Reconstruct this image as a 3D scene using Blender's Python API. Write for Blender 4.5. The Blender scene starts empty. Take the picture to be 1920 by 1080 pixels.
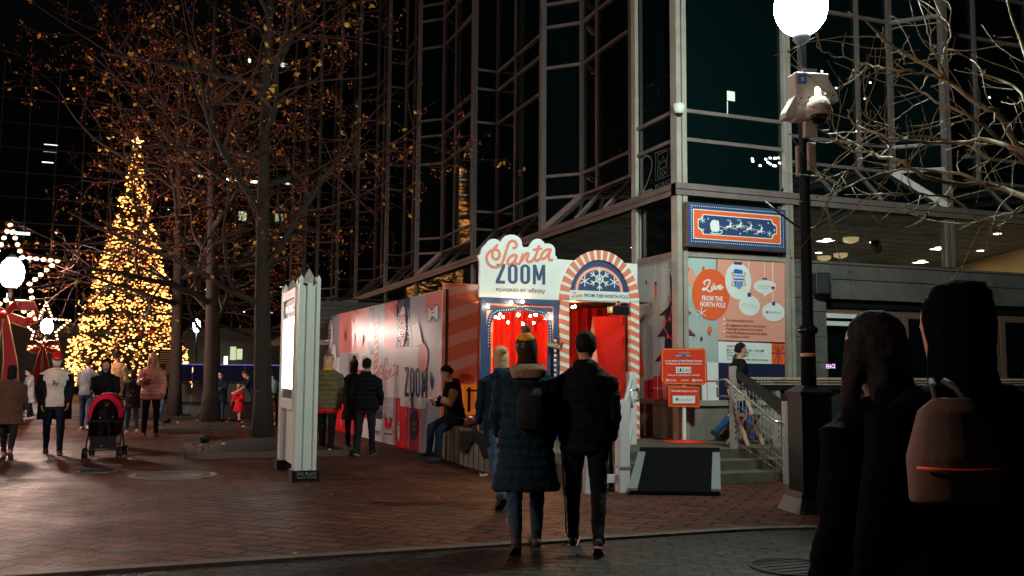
import bpy, bmesh, math, random
import numpy as np
from mathutils import Vector, Matrix
random.seed(7)
C = bpy.context.scene.collection
SC = bpy.context.scene
# ---------------------------------------------------------------- camera, world, exposure
F, H = 1743.6, 1.5
YAW, PITCH, ROLL = [math.radians(a) for a in (21.01, 5.19, 0.4185)]
fw = Vector((math.sin(YAW)*math.cos(PITCH), math.cos(YAW)*math.cos(PITCH), math.sin(PITCH)))
r0 = Vector((math.cos(YAW), -math.sin(YAW), 0)); u0 = r0.cross(fw)
RT = r0*math.cos(ROLL)+u0*math.sin(ROLL); UP = -r0*math.sin(ROLL)+u0*math.cos(ROLL)
cam = bpy.data.objects.new('camera', bpy.data.cameras.new('camera')); C.objects.link(cam)
cam.matrix_world = Matrix(((RT.x, UP.x, -fw.x, 0), (RT.y, UP.y, -fw.y, 0), (RT.z, UP.z, -fw.z, H), (0, 0, 0, 1)))
cam.data.sensor_width = 36; cam.data.lens = 36*F/1920; cam.data.clip_start = .05; cam.data.clip_end = 600
SC.camera = cam
w = bpy.data.worlds.new('World'); SC.world = w; w.use_nodes = True
nt = w.node_tree; bg = nt.nodes['Background']
sky = nt.nodes.new('ShaderNodeTexSky'); sky.sky_type = 'NISHITA'; sky.sun_disc = False
sky.sun_elevation = math.radians(-4); sky.sun_rotation = math.radians(200)
nt.links.new(sky.outputs[0], bg.inputs[0]); bg.inputs[1].default_value = .10
SC.view_settings.view_transform = 'Standard'; SC.view_settings.look = 'None'
SC.view_settings.exposure = 0; SC.view_settings.gamma = 1
SC.cycles.use_denoising = True
try: SC.cycles.denoiser = 'OPENIMAGEDENOISE'
except Exception: pass
SC.cycles.max_bounces = 6; SC.cycles.diffuse_bounces = 3; SC.cycles.glossy_bounces = 3
SC.cycles.transmission_bounces = 4; SC.cycles.sample_clamp_indirect = 8; SC.cycles.caustics_reflective = False
# ---------------------------------------------------------------- picture measuring -> metres
def ray(x, y): return fw*F+RT*(x-960)-UP*(y-540)
O = Vector((0, 0, H))
def at(x, y, z=0): d = ray(x, y); return O+d*((z-H)/d.z)
def onX(x, y, c): d = ray(x, y); return O+d*(c/d.x)
def onY(x, y, c): d = ray(x, y); return O+d*(c/d.y)
def atD(x, y, c): return O+ray(x, y)*(c/F)
# ---------------------------------------------------------------- materials
def mat(name, col, rough=.6, metal=0, emit=None, es=0, noise=.0, nscale=8, bump=0, bscale=60, spec=None, trans=0, alpha=1, wave=None, coat=0):
    m = bpy.data.materials.new(name); m.use_nodes = True; n = m.node_tree; b = n.nodes['Principled BSDF']
    b.inputs['Base Color'].default_value = (*col, 1); b.inputs['Roughness'].default_value = rough; b.inputs['Metallic'].default_value = metal
    if spec is not None: b.inputs['Specular IOR Level'].default_value = spec
    if coat: b.inputs['Coat Weight'].default_value = coat; b.inputs['Coat Roughness'].default_value = .08
    if trans: b.inputs['Transmission Weight'].default_value = trans
    if emit: b.inputs['Emission Color'].default_value = (*emit, 1); b.inputs['Emission Strength'].default_value = es
    tc = n.nodes.new('ShaderNodeTexCoord')
    if noise:
        t = n.nodes.new('ShaderNodeTexNoise'); t.inputs['Scale'].default_value = nscale; t.inputs['Detail'].default_value = 6; t.inputs['Roughness'].default_value = .65
        n.links.new(tc.outputs['Object'], t.inputs['Vector'])
        mx = n.nodes.new('ShaderNodeMix'); mx.data_type = 'RGBA'
        mx.inputs[6].default_value = tuple(c*(1-noise) for c in col)+(1,); mx.inputs[7].default_value = tuple(min(1, c*(1+noise)) for c in col)+(1,)
        mr = n.nodes.new('ShaderNodeMapRange'); mr.inputs[1].default_value = .3; mr.inputs[2].default_value = .7
        n.links.new(t.outputs['Fac'], mr.inputs[0]); n.links.new(mr.outputs[0], mx.inputs[0]); n.links.new(mx.outputs[2], b.inputs['Base Color'])
        rr = n.nodes.new('ShaderNodeMapRange'); rr.inputs[3].default_value = max(.02, rough*.8); rr.inputs[4].default_value = min(1, rough*1.2)
        n.links.new(t.outputs['Fac'], rr.inputs[0]); n.links.new(rr.outputs[0], b.inputs['Roughness'])
    if bump or wave:
        bp = n.nodes.new('ShaderNodeBump'); bp.inputs['Distance'].default_value = .02; bp.inputs['Strength'].default_value = bump or .6
        if wave:
            t = n.nodes.new('ShaderNodeTexWave'); t.bands_direction = 'Z'; t.wave_profile = 'SIN'; t.inputs['Scale'].default_value = wave
            t.inputs['Distortion'].default_value = 1.5; t.inputs['Detail Scale'].default_value = 2
        else:
            t = n.nodes.new('ShaderNodeTexNoise'); t.inputs['Scale'].default_value = bscale; t.inputs['Detail'].default_value = 4
        n.links.new(tc.outputs['Object'], t.inputs['Vector']); n.links.new(t.outputs['Fac'], bp.inputs['Height']); n.links.new(bp.outputs[0], b.inputs['Normal'])
    return m
def emis(name, col, s): return mat(name, (.8, .8, .8), emit=col, es=s)
M = {}
M['alu'] = mat('aluminium', (.215, .165, .155), .42, .3, noise=.2, nscale=3)
M['alulit'] = mat('aluminium_lit', (.42, .37, .32), .42, .3, noise=.15, nscale=4)  # brighter copy of the aluminium, lamp light on the corner put into its colour
M['glass'] = mat('dark_glass', (.0012, .0055, .006), .04, 0, spec=.5, noise=0)
M['black'] = mat('black_metal', (.012, .013, .016), .3, .2)
M['blackmatte'] = mat('black_matte', (.010, .011, .012), .7, bump=.3, bscale=90)
M['steel'] = mat('steel', (.62, .6, .56), .25, .9)
M['galv'] = mat('galvanised', (.42, .36, .34), .5, .4, noise=.2, nscale=20)
M['white'] = mat('white_paint', (.78, .80, .78), .5, noise=.04, nscale=5)
M['offwhite'] = mat('offwhite', (.62, .62, .58), .5)
M['kiosk'] = mat('kiosk_paint', (.60, .66, .63), .45, noise=.06, nscale=4)
M['coral'] = mat('coral', (.80, .20, .10), .5, noise=.04, nscale=3)
M['coral2'] = mat('coral_light', (.82, .40, .30), .5, noise=.04, nscale=3)
M['orange'] = mat('orange_red', (.85, .12, .03), .5)
M['salmon'] = mat('salmon', (.80, .34, .26), .5)
M['navy'] = mat('navy', (.025, .055, .16), .5)
M['navyd'] = mat('dark_navy', (.012, .018, .055), .5)
M['ltgrey'] = mat('light_grey', (.46, .50, .50), .5, noise=.06, nscale=2)
M['grey'] = mat('grey_print', (.30, .32, .36), .5)
M['red'] = mat('red_print', (.62, .02, .03), .5)
M['redcurtain'] = mat('red_curtain', (.55, .012, .008), .8, bump=.3, bscale=40)
M['signred'] = mat('sign_red', (.72, .045, .02), .4)
M['gold'] = mat('gold', (.7, .42, .12), .4, .3)
M['blue'] = mat('blue_print', (.03, .12, .5), .5)
M['pink'] = mat('pink_print', (.75, .25, .26), .5)
M['text'] = mat('text_dark', (.03, .04, .07), .6)
M['maroon'] = mat('maroon', (.24, .03, .04), .6)
M['brown'] = mat('brown_wood', (.09, .045, .025), .6, noise=.3, nscale=6)
M['concrete'] = mat('concrete', (.20, .175, .14), .7, noise=.25, nscale=3, bump=.3, bscale=30)
M['stonedark'] = mat('dark_stone', (.13, .12, .11), .45, noise=.25, nscale=3, bump=.15, bscale=40)
M['step'] = mat('step_stone', (.085, .07, .055), .75, noise=.35, nscale=4, bump=.4, bscale=25)
M['soil'] = mat('soil', (.022, .015, .011), .95, noise=.5, nscale=30, bump=1, bscale=30)
M['bark'] = mat('bark', (.028, .018, .012), .9, noise=.4, nscale=14, bump=1, bscale=40)
M['barkpale'] = mat('pale_bark', (.30, .22, .13), .7, noise=.3, nscale=20, bump=.5, bscale=60)
M['twig'] = mat('twig', (.062, .021, .013), .85, noise=.3, nscale=20)  # red light on the branches put into the twig colour
M['leaf'] = mat('leaf_orange', (.50, .16, .02), .7)
M['leafy'] = mat('leaf_yellow', (.62, .36, .03), .7)
M['leafr'] = mat('leaf_red', (.42, .05, .02), .7)
M['lampglass'] = emis('lamp_glass_green_white', (.80, 1, .90), 380)
M['lampwarm'] = emis('lamp_glass_warm', (1, .70, .58), 430)
M['lampwarm2'] = emis('lamp_glass_warm_far', (1, .80, .70), 160)
M['lampwarm3'] = emis('lamp_glass_warm_side', (1, .74, .64), 330)
M['lampadded'] = emis('lamp_glass_warm_added', (1, .72, .62), 300)
M['screen'] = emis('display_glow', (.93, 1, .97), 9)
M['bulb'] = emis('bulb', (1, .50, .20), 420)
M['treebulb'] = emis('tree_bulb', (1, .46, .14), 90)
M['starbulb'] = emis('star_bulb', (1, .60, .30), 90)
M['warmroom'] = emis('warm_room', (1, .62, .25), 1.1)
M['coolroom'] = emis('cool_room', (.8, 1, .72), .9)
M['bulbf'] = emis('bulb_front', (1, .6, .3), 90)
M['whitewin'] = emis('white_window', (.92, 1, .95), 6)
M['downlight'] = emis('downlight', (1, .86, .66), 8)
M['purple'] = emis('purple_glow', (.5, .4, 1), .5)
M['skin'] = mat('skin', (.50, .25, .16), .5, noise=.08, nscale=20)
M['skin2'] = mat('skin_tan', (.36, .17, .10), .5, noise=.08, nscale=20)
M['needle'] = mat('needles', (.02, .05, .02), .8)
def cloth(name, col, wave=None, rough=.9): return mat(name, col, rough, spec=.15, noise=.25, nscale=9, bump=.5, bscale=25, wave=wave)
# ---------------------------------------------------------------- mesh builder
class MB:
    def __init__(s): s.v = []; s.f = []; s.m = []; s.mats = []; s.sm = []
    def mi(s, m):
        m = M[m] if isinstance(m, str) else m
        if m not in s.mats: s.mats.append(m)
        return s.mats.index(m)
    def poly(s, pts, m, smooth=False):
        b = len(s.v); s.v += [tuple(p) for p in pts]; s.f.append(tuple(range(b, b+len(pts)))); s.m.append(s.mi(m)); s.sm.append(smooth)
    def faces(s, vs, fs, m, smooth=False):
        b = len(s.v); s.v += [tuple(p) for p in vs]; k = s.mi(m)
        for f in fs: s.f.append(tuple(b+i for i in f)); s.m.append(k); s.sm.append(smooth)
    def box(s, a, b, m, rz=0, c=None):
        x0, y0, z0 = a; x1, y1, z1 = b
        vs = [Vector(p) for p in ((x0,y0,z0),(x1,y0,z0),(x1,y1,z0),(x0,y1,z0),(x0,y0,z1),(x1,y0,z1),(x1,y1,z1),(x0,y1,z1))]
        if rz:
            c = Vector(c) if c else Vector(((x0+x1)/2, (y0+y1)/2, 0)); R = Matrix.Rotation(rz, 3, 'Z'); vs = [R@(v-c)+c for v in vs]
        s.faces(vs, [(0,3,2,1),(4,5,6,7),(0,1,5,4),(1,2,6,5),(2,3,7,6),(3,0,4,7)], m)
    def beam(s, p, q, wd, ht, m, up=(0, 0, 1)):
        p = Vector(p); q = Vector(q); d = (q-p)
        if d.length < 1e-6: return
        d.normalize(); u = Vector(up)
        if abs(d.dot(u)) > .99: u = Vector((0, 1, 0))
        r = d.cross(u).normalized()*wd/2; u = r.cross(d).normalized()*ht/2
        vs = [p-r-u, p+r-u, p+r+u, p-r+u, q-r-u, q+r-u, q+r+u, q-r+u]
        s.faces(vs, [(0,1,2,3),(7,6,5,4),(0,4,5,1),(1,5,6,2),(2,6,7,3),(3,7,4,0)], m)
    def tube(s, pts, rad, m, n=8, smooth=True, caps=True):
        pts = [Vector(p) for p in pts]; k = len(pts)
        if not hasattr(rad, '__len__'): rad = [rad]*k
        vs = []; ref = None
        for i, p in enumerate(pts):
            d = (pts[min(i+1, k-1)]-pts[max(i-1, 0)]).normalized()
            if ref is None: ref = Vector((1, 0, 0)) if abs(d.x) < .8 else Vector((0, 1, 0))
            a = d.cross(ref).normalized(); ref = a.cross(d).normalized()
            for j in range(n):
                t = 2*math.pi*j/n; vs.append(p+(ref*math.cos(t)+a*math.sin(t))*rad[i])
        fs = [(i*n+j, i*n+(j+1) % n, (i+1)*n+(j+1) % n, (i+1)*n+j) for i in range(k-1) for j in range(n)]
        if caps: fs += [tuple(range(n))[::-1], tuple((k-1)*n+j for j in range(n))]
        s.faces(vs, fs, m, smooth)
    def loft(s, secs, m, n=14, ax=Vector((1, 0, 0))):
        # secs: (centre, rx, ry, plane normal); closed ends rounded by shrinking sections
        vs = []; k = len(secs)
        for (c, rx, ry, d) in secs:
            c = Vector(c); d = Vector(d).normalized(); a = (ax-d*ax.dot(d))
            a = a.normalized() if a.length > .2 else Vector((0, 1, 0)); b = d.cross(a)
            for j in range(n):
                t = 2*math.pi*j/n; vs.append(c+a*math.cos(t)*rx+b*math.sin(t)*ry)
        fs = [(i*n+j, i*n+(j+1) % n, (i+1)*n+(j+1) % n, (i+1)*n+j) for i in range(k-1) for j in range(n)]
        fs += [tuple(range(n))[::-1], tuple((k-1)*n+j for j in range(n))]
        s.faces(vs, fs, m, True)
    def ball(s, c, r, m, sx=1, sy=1, sz=1, nu=10, nv=7, rot=None):
        c = Vector(c); vs = []; 
        for i in range(nv+1):
            ph = math.pi*i/nv
            for j in range(nu):
                t = 2*math.pi*j/nu; v = Vector((math.sin(ph)*math.cos(t)*sx*r, math.sin(ph)*math.sin(t)*sy*r, math.cos(ph)*sz*r))
                if rot: v = rot@v
                vs.append(c+v)
        fs = [(i*nu+j, (i+1)*nu+j, (i+1)*nu+(j+1) % nu, i*nu+(j+1) % nu) for i in range(nv) for j in range(nu)]
        s.faces(vs, fs, m, True)
    def lathe(s, c, prof, m, n=20, sx=1, sy=1):
        c = Vector(c); vs = [c+Vector((r*sx*math.cos(2*math.pi*j/n), r*sy*math.sin(2*math.pi*j/n), z)) for r, z in prof for j in range(n)]
        k = len(prof); fs = [(i*n+j, i*n+(j+1) % n, (i+1)*n+(j+1) % n, (i+1)*n+j) for i in range(k-1) for j in range(n)]
        fs += [tuple(range(n))[::-1], tuple((k-1)*n+j for j in range(n))]
        s.faces(vs, fs, m, True)
    def build(s, name, parent=None, label=None, cat=None, group=None, kind=None, bevel=0, remesh=0, origin=None):
        me = bpy.data.meshes.new(name)
        vs = s.v
        if origin is not None: vs = [(v[0]-origin[0], v[1]-origin[1], v[2]-origin[2]) for v in vs]
        me.from_pydata(vs, [], s.f); me.polygons.foreach_set('material_index', s.m); me.polygons.foreach_set('use_smooth', s.sm)
        for m in s.mats: me.materials.append(m)
        me.update()
        o = bpy.data.objects.new(name, me); C.objects.link(o)
        if origin is not None: o.location = origin
        if parent: o.parent = parent
        if bevel:
            b = o.modifiers.new('bevel', 'BEVEL'); b.width = bevel; b.segments = 2; b.limit_method = 'ANGLE'
        if remesh:
            r = o.modifiers.new('remesh', 'REMESH'); r.mode = 'VOXEL'; r.voxel_size = remesh; r.use_smooth_shade = True
            sm = o.modifiers.new('smooth', 'SMOOTH'); sm.iterations = 3; sm.factor = .5
        tag(o, label, cat, group, kind); return o
def tag(o, label=None, cat=None, group=None, kind=None):
    if label: o['label'] = label
    if cat: o['category'] = cat
    if group: o['group'] = group
    if kind: o['kind'] = kind
    return o
def empty(name, loc=(0, 0, 0), rz=0, label=None, cat=None, group=None):
    o = bpy.data.objects.new(name, None); C.objects.link(o); o.location = loc; o.rotation_euler = (0, 0, rz); o.empty_display_size = .1
    return tag(o, label, cat, group)
def world_child(o, parent):   # mesh written in world metres under an Empty that is not at the origin
    o.parent = parent; o.matrix_parent_inverse = Matrix.LocRotScale(parent.location, parent.rotation_euler, parent.scale).inverted(); return o
def struct(name, mb): return mb.build(name, kind='structure')
# ---------------------------------------------------------------- flat print on a plane
class Art:
    """graphics printed on a vertical board: each layer 2.5 mm proud of the one below"""
    def __init__(s, f, nrm): s.f = f; s.n = Vector(nrm).normalized(); s.mb = MB(); s.k = 1; s.e = 0; s.u = Vector((0, 0, 1)).cross(s.n).normalized()
    def P(s, x, y): return s.f(x, y)
    def up(s): s.k += 1
    def off(s): s.e += 1; return s.n*(.0025*s.k+.000035*s.e)
    def poly(s, pts, m, px=True):
        o = s.off(); s.mb.poly([(s.P(*p) if px else Vector(p))+o for p in pts], m)
    def rect(s, x0, y0, x1, y1, m): s.rectm(s.P(x0, y0), s.P(x1, y1), m)
    def rectm(s, a, b, m):   # corners in 3D, upright rectangle
        o = s.off(); s.mb.poly([Vector((a.x, a.y, b.z))+o, Vector((b.x, b.y, b.z))+o, Vector((b.x, b.y, a.z))+o, Vector((a.x, a.y, a.z))+o], m)
    def disc(s, x, y, rw, rh, m, n=40, a0=0, a1=360):
        c = s.P(x, y); s.discm(c, rw, rh, m, n, a0, a1)
    def discm(s, c, rw, rh, m, n=40, a0=0, a1=360):
        o = s.off(); pts = []
        for i in range(n+(0 if a1-a0 == 360 else 1)):
            t = math.radians(a0+(a1-a0)*i/n); pts.append(c+s.u*math.cos(t)*rw+Vector((0, 0, math.sin(t)*rh))+o)
        s.mb.poly(pts, m)
    def ring(s, c, r0, r1, m, a0=0, a1=180, n=40):
        o = s.off(); vs = []
        for i in range(n+1):
            t = math.radians(a0+(a1-a0)*i/n); d = s.u*math.cos(t)+Vector((0, 0, math.sin(t))); vs += [c+d*r0+o, c+d*r1+o]
        s.mb.faces(vs, [(2*i, 2*i+1, 2*i+3, 2*i+2) for i in range(n)], m)
    def stroke(s, pts, wd, m, smooth=True, px=True):
        P = [s.P(*p) if px else Vector(p) for p in pts]
        if smooth and len(P) > 2:
            Q = []; E = [P[0]]+P+[P[-1]]
            for i in range(1, len(E)-2):
                for t in np.linspace(0, 1, 7)[:-1]:
                    t = float(t); Q.append(.5*((2*E[i])+(E[i+1]-E[i-1])*t+(2*E[i-1]-5*E[i]+4*E[i+1]-E[i+2])*t*t+(-E[i-1]+3*E[i]-3*E[i+1]+E[i+2])*t**3))
            P = Q+[P[-1]]
        o = s.off(); L = []
        for i, p in enumerate(P):
            d = (P[min(i+1, len(P)-1)]-P[max(i-1, 0)])
            if d.length < 1e-7: d = s.u.copy()
            d.normalize(); q = s.n.cross(d)*wd/2; L += [p-q+o+s.n*2.5e-5*i, p+q+o+s.n*2.5e-5*i]
        s.mb.faces(L, [(2*i, 2*i+1, 2*i+3, 2*i+2) for i in range(len(P)-1)], m)
        for e in (P[0], P[-1]): s.discm(e+s.n*.0010, wd/2, wd/2, m, 10)
    def text(s, t, p0, p1, hpx, m, bold=0, px=True, shear=0):
        cu = bpy.data.curves.new('t', 'FONT'); cu.body = t; cu.offset = bold; cu.resolution_u = 2; cu.shear = shear
        ob = bpy.data.objects.new('t', cu); C.objects.link(ob); dg = bpy.context.evaluated_depsgraph_get()
        me = bpy.data.meshes.new_from_object(ob.evaluated_get(dg)); vs = [v.co.copy() for v in me.vertices]; fs = [tuple(p.vertices) for p in me.polygons]
        bpy.data.objects.remove(ob); bpy.data.curves.remove(cu); bpy.data.meshes.remove(me)
        if not vs: return
        x0 = min(v.x for v in vs); x1 = max(v.x for v in vs)
        A = s.P(*p0) if px else Vector(p0); B = s.P(*p1) if px else Vector(p1); U = B-A
        hm = hpx*((s.P(p0[0], p0[1])-s.P(p0[0], p0[1]+1)).length) if px else hpx
        o = s.off(); s.mb.faces([A+U*((v.x-x0)/(x1-x0))+Vector((0, 0, v.y/.72*hm))+o for v in vs], fs, m)
    def flake(s, x, y, r, m, wd=.012, n=6, branch=False):
        c = s.P(x, y) 
        for i in range(n):
            t = 2*math.pi*i/n+math.pi/2; d = s.u*math.cos(t)+Vector((0, 0, math.sin(t)))
            s.stroke([c, c+d*r], wd, m, False, False)
            if branch:
                for sg in (-1, 1):
                    t2 = t+sg*.8; e = s.u*math.cos(t2)+Vector((0, 0, math.sin(t2)))
                    s.stroke([c+d*r*.62, c+d*r*.62+e*r*.32], wd*.9, m, False, False)
        if branch: s.k += .4; s.ring(c, r*.28, r*.28+wd, m, 0, 360, 24)
    def diamond(s, x, y, a, b, m): 
        c = s.P(x, y); o = s.off(); s.mb.poly([c+s.u*a+o, c+Vector((0, 0, b))+o, c-s.u*a+o, c-Vector((0, 0, b))+o], m)
# ---------------------------------------------------------------- ground
def brick_mat(name, c1, c2, mort, bw, bh, rot, rough, bump, ms=.006, wav=2.2, spec=.5):
    m = mat(name, c1, rough, spec=spec); n = m.node_tree; b = n.nodes['Principled BSDF']
    tc = n.nodes.new('ShaderNodeTexCoord'); mp = n.nodes.new('ShaderNodeMapping'); mp.inputs['Rotation'].default_value = (0, 0, math.radians(rot))
    n.links.new(tc.outputs['Object'], mp.inputs[0])
    wn = n.nodes.new('ShaderNodeTexNoise'); wn.inputs['Scale'].default_value = 1.3; n.links.new(mp.outputs[0], wn.inputs['Vector'])
    av = n.nodes.new('ShaderNodeVectorMath'); av.operation = 'MULTIPLY_ADD'; av.inputs[1].default_value = (.03, .03, 0)
    n.links.new(wn.outputs['Color'], av.inputs[0]); n.links.new(mp.outputs[0], av.inputs[2])
    bt = n.nodes.new('ShaderNodeTexBrick'); bt.inputs['Scale'].default_value = 1; bt.inputs['Brick Width'].default_value = bw; bt.inputs['Row Height'].default_value = bh
    bt.inputs['Mortar Size'].default_value = ms; bt.inputs['Mortar Smooth'].default_value = .4; bt.inputs['Bias'].default_value = 0
    bt.inputs['Color1'].default_value = (*c1, 1); bt.inputs['Color2'].default_value = (*c2, 1); bt.inputs['Mortar'].default_value = (*mort, 1)
    n.links.new(av.outputs[0], bt.inputs['Vector'])
    ns = n.nodes.new('ShaderNodeTexNoise'); ns.inputs['Scale'].default_value = .9; ns.inputs['Detail'].default_value = 8; ns.inputs['Roughness'].default_value = .7
    n.links.new(tc.outputs['Object'], ns.inputs['Vector'])
    mr = n.nodes.new('ShaderNodeMapRange'); mr.inputs[1].default_value = .3; mr.inputs[2].default_value = .7; mr.inputs[3].default_value = .6; mr.inputs[4].default_value = 1.35
    n.links.new(ns.outputs['Fac'], mr.inputs[0])
    mx = n.nodes.new('ShaderNodeVectorMath'); mx.operation = 'SCALE'; n.links.new(bt.outputs['Color'], mx.inputs[0]); n.links.new(mr.outputs[0], mx.inputs['Scale'])
    n.links.new(mx.outputs[0], b.inputs['Base Color'])
    r2 = n.nodes.new('ShaderNodeMapRange'); r2.inputs[1].default_value = .3; r2.inputs[2].default_value = .7; r2.inputs[3].default_value = rough*1.25; r2.inputs[4].default_value = rough*.75
    n.links.new(ns.outputs['Fac'], r2.inputs[0]); n.links.new(r2.outputs[0], b.inputs['Roughness'])
    # brick relief: joints, a tilt of each brick, grain
    sep = n.nodes.new('ShaderNodeSeparateColor'); n.links.new(bt.outputs['Color'], sep.inputs[0])
    mt = n.nodes.new('ShaderNodeMath'); mt.operation = 'SUBTRACT'; mt.inputs[0].default_value = 1; n.links.new(bt.outputs['Fac'], mt.inputs[1])
    gn = n.nodes.new('ShaderNodeTexNoise'); gn.inputs['Scale'].default_value = 22; gn.inputs['Detail'].default_value = 5; n.links.new(mp.outputs[0], gn.inputs['Vector'])
    big = n.nodes.new('ShaderNodeTexNoise'); big.inputs['Scale'].default_value = 3.2; big.inputs['Detail'].default_value = 3; n.links.new(mp.outputs[0], big.inputs['Vector'])
    a1 = n.nodes.new('ShaderNodeMath'); a1.operation = 'MULTIPLY_ADD'; a1.inputs[1].default_value = .5; n.links.new(gn.outputs['Fac'], a1.inputs[0]); n.links.new(mt.outputs[0], a1.inputs[2])
    a2 = n.nodes.new('ShaderNodeMath'); a2.operation = 'MULTIPLY_ADD'; a2.inputs[1].default_value = wav; n.links.new(big.outputs['Fac'], a2.inputs[0]); n.links.new(a1.outputs[0], a2.inputs[2])
    bp = n.nodes.new('ShaderNodeBump'); bp.inputs['Distance'].default_value = bump; bp.inputs['Strength'].default_value = 1
    n.links.new(a2.outputs[0], bp.inputs['Height']); n.links.new(bp.outputs[0], b.inputs['Normal'])
    return m
M['pavers'] = brick_mat('brick_pavers', (.112, .029, .014), (.045, .015, .009), (.005, .004, .003), .40, .20, 45, .55, .04, .02, .6, .22)
M['setts'] = brick_mat('granite_setts', (.026, .022, .018), (.013, .011, .010), (.002, .002, .002), .26, .15, 28, .55, .03, .016, 1.2, .25)
M['kerb'] = mat('kerb_stone', (.075, .055, .042), .6, noise=.3, nscale=6, bump=.4, bscale=30)
g = MB(); g.poly([(-120, -20, 0), (120, -20, 0), (120, 180, 0), (-120, 180, 0)], 'pavers'); struct('plaza_ground', g)
g = MB(); P5 = [(-9, 7.72), (5.25, 7.72)]
for i in range(1, 9):
    t = math.radians(90-i*9); P5.append((5.25+2.6*math.cos(t), 5.12+2.6*math.sin(t)))
P5 += [(12, 3.2)]
g.poly([(x, y, .004) for x, y in P5]+[(12, -6, .004), (-9, -6, .004)], 'setts'); struct('cobbled_road', g)
g = MB()
for i in range(len(P5)-1):
    a = Vector((*P5[i], .01)); b = Vector((*P5[i+1], .01)); g.beam(a, b, .13, .03, 'kerb')
struct('kerb_band', g)
# steps and terrace in front of the building
g = MB()
for k, (y, z) in enumerate(((11.05, .133), (11.42, .266), (11.8, .4))):
    g.box((5.2 if k < 2 else 4.9, y, 0), (34, (11.42, 11.8, 90)[k]+.0, z), 'step')
struct('terrace_steps', g)
# ---------------------------------------------------------------- glass tower
tower = empty('office_tower', (8.2, 13.5, 0), 0, 'dark faceted glass office tower with pale metal mullions above the booth', 'office tower')
ZT = 27.0
BARS = [5.48, 5.98, 8.53, 9.5, 10.05, 12.6, 13.57, 14.12, 16.7, 17.65, 18.2, 20.75, 21.7, 22.25, 24.8, 25.8]
def facet(p0, p1, z0, z1, muls=(), thick=.062):
    """one glass facet of the tower, from plan point p0 to p1, bottom edge z0 to z1"""
    p0 = Vector((*p0, 0)); p1 = Vector((*p1, 0)); d = (p1-p0); L = d.length; d.normalize()
    n = Vector((d.y, -d.x, 0))
    if n.dot(-(p0+p1)/2) < 0: n = -n
    g = MB(); lv = [0]+BARS+[ZT]
    g.poly([p0+Vector((0, 0, z0)), p1+Vector((0, 0, z1)), p1+Vector((0, 0, ZT)), p0+Vector((0, 0, ZT))], 'glass')
    gl = g.build('glazing_bay'); world_child(gl, tower)
    f = MB()
    for z in BARS:
        if z < max(z0, z1)-.02: continue
        f.beam(p0+Vector((0, 0, z))+n*.02, p1+Vector((0, 0, z))+n*.02, .07, thick, 'alu')
    if abs(z0-z1) > .1: f.beam(p0+Vector((0, 0, z0))+n*.03, p1+Vector((0, 0, z1))+n*.03, .10, .14, 'alu')
    for t in muls:
        q = p0+d*t; f.beam(q+Vector((0, 0, z0+(z1-z0)*t/L))+n*.035, q+Vector((0, 0, ZT))+n*.035, .055, .09, 'alu')
    for q, zb in ((p0+d*.03, z0), (p1-d*.03, z1)): f.beam(q+Vector((0, 0, zb))+n*.02, q+Vector((0, 0, ZT))+n*.02, .05, .06, 'alu')
    world_child(f.build('mullion_frame'), tower).parent = gl
    return gl
def _fix():  # sub-parts sit under their bay
    for o in C.objects:
        if o.name.startswith('mullion_frame') and o.parent and o.parent.name.startswith('glazing_bay'):
            o.matrix_parent_inverse = Matrix.Identity(4)
def col(x, y, wd=.16, z0=4.7, z1=None, pair=True):
    am = 'alulit' if z0 < 4 else 'alu'; f = MB(); z1 = z1 or ZT
    if pair:
        f.box((x-wd/2, y-wd/2, z0), (x-.012, y+wd/2, z1), am); f.box((x+.012, y-wd/2, z0), (x+wd/2, y+wd/2, z1), am); f.box((x-.012, y-wd/2+.03, z0), (x+.012, y+wd/2-.01, z1), 'black')
    else: f.box((x-wd/2, y-wd/2, z0), (x+wd/2, y+wd/2, z1), 'alu')
    world_child(f.build('corner_mullion'), tower)
D7 = .7; XL = 8.2; XR = XL+D7
noses = [('c', 19.45), ('p', 24.4), ('c', 30.4), ('p', 34.9), ('c', 40.6), ('p', 45.2), ('c', 51.2), ('p', 55.8), ('c', 62)]
facet((XL, 13.5), (XL, 14.95), 4.7, 4.7)
prev = 14.95; kind0 = 'start'
for kd, y in noses:
    end = y-D7 if kd == 'c' else y
    a = prev if kind0 in ('start', 'c') else prev+D7
    if kind0 == 'c' or kind0 == 'start': facet((XL, prev), (XR, prev), 4.72, 5.48)
    else: facet((XL, prev), (XR, prev+D7), 4.72, 5.48)
    L = end-a; facet((XR, a), (XR, end), 5.48, 5.48, (L*.39, L*.79) if kd == 'c' and kind0 == 'start' else (L*.33, L*.7))
    if kd == 'c': facet((XR, end), (XL, y), 5.48, 4.72)
    else: facet((XR, y), (XL, y), 5.48, 4.72)
    col(XR-.02, end, .10); col(XL, y, .13)
    g = MB(); g.poly([(XR, a, 5.48), (XR, end, 5.48), (XL, y, 4.72), (XL, prev, 4.72)], 'glass')
    so = g.build('sloped_glass'); world_child(so, tower)
    for t in (.35, .7):
        g = MB(); g.beam((XR-.03, a+L*t, 5.46), (XL-.03, a+L*t, 4.74), .04, .05, 'alu'); world_child(g.build('glazing_strut'), tower)
    prev, kind0 = y, kd
col(XL, 14.95, .16, 3.48); col(XL+.02, 13.52, .2, .4)
g = MB(); g.poly([(XL, 62, 4.7), (XL, 110, 4.7), (XL, 110, ZT), (XL, 62, ZT)], 'glass')
world_child(g.build('glazing_bay'), tower)
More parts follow.
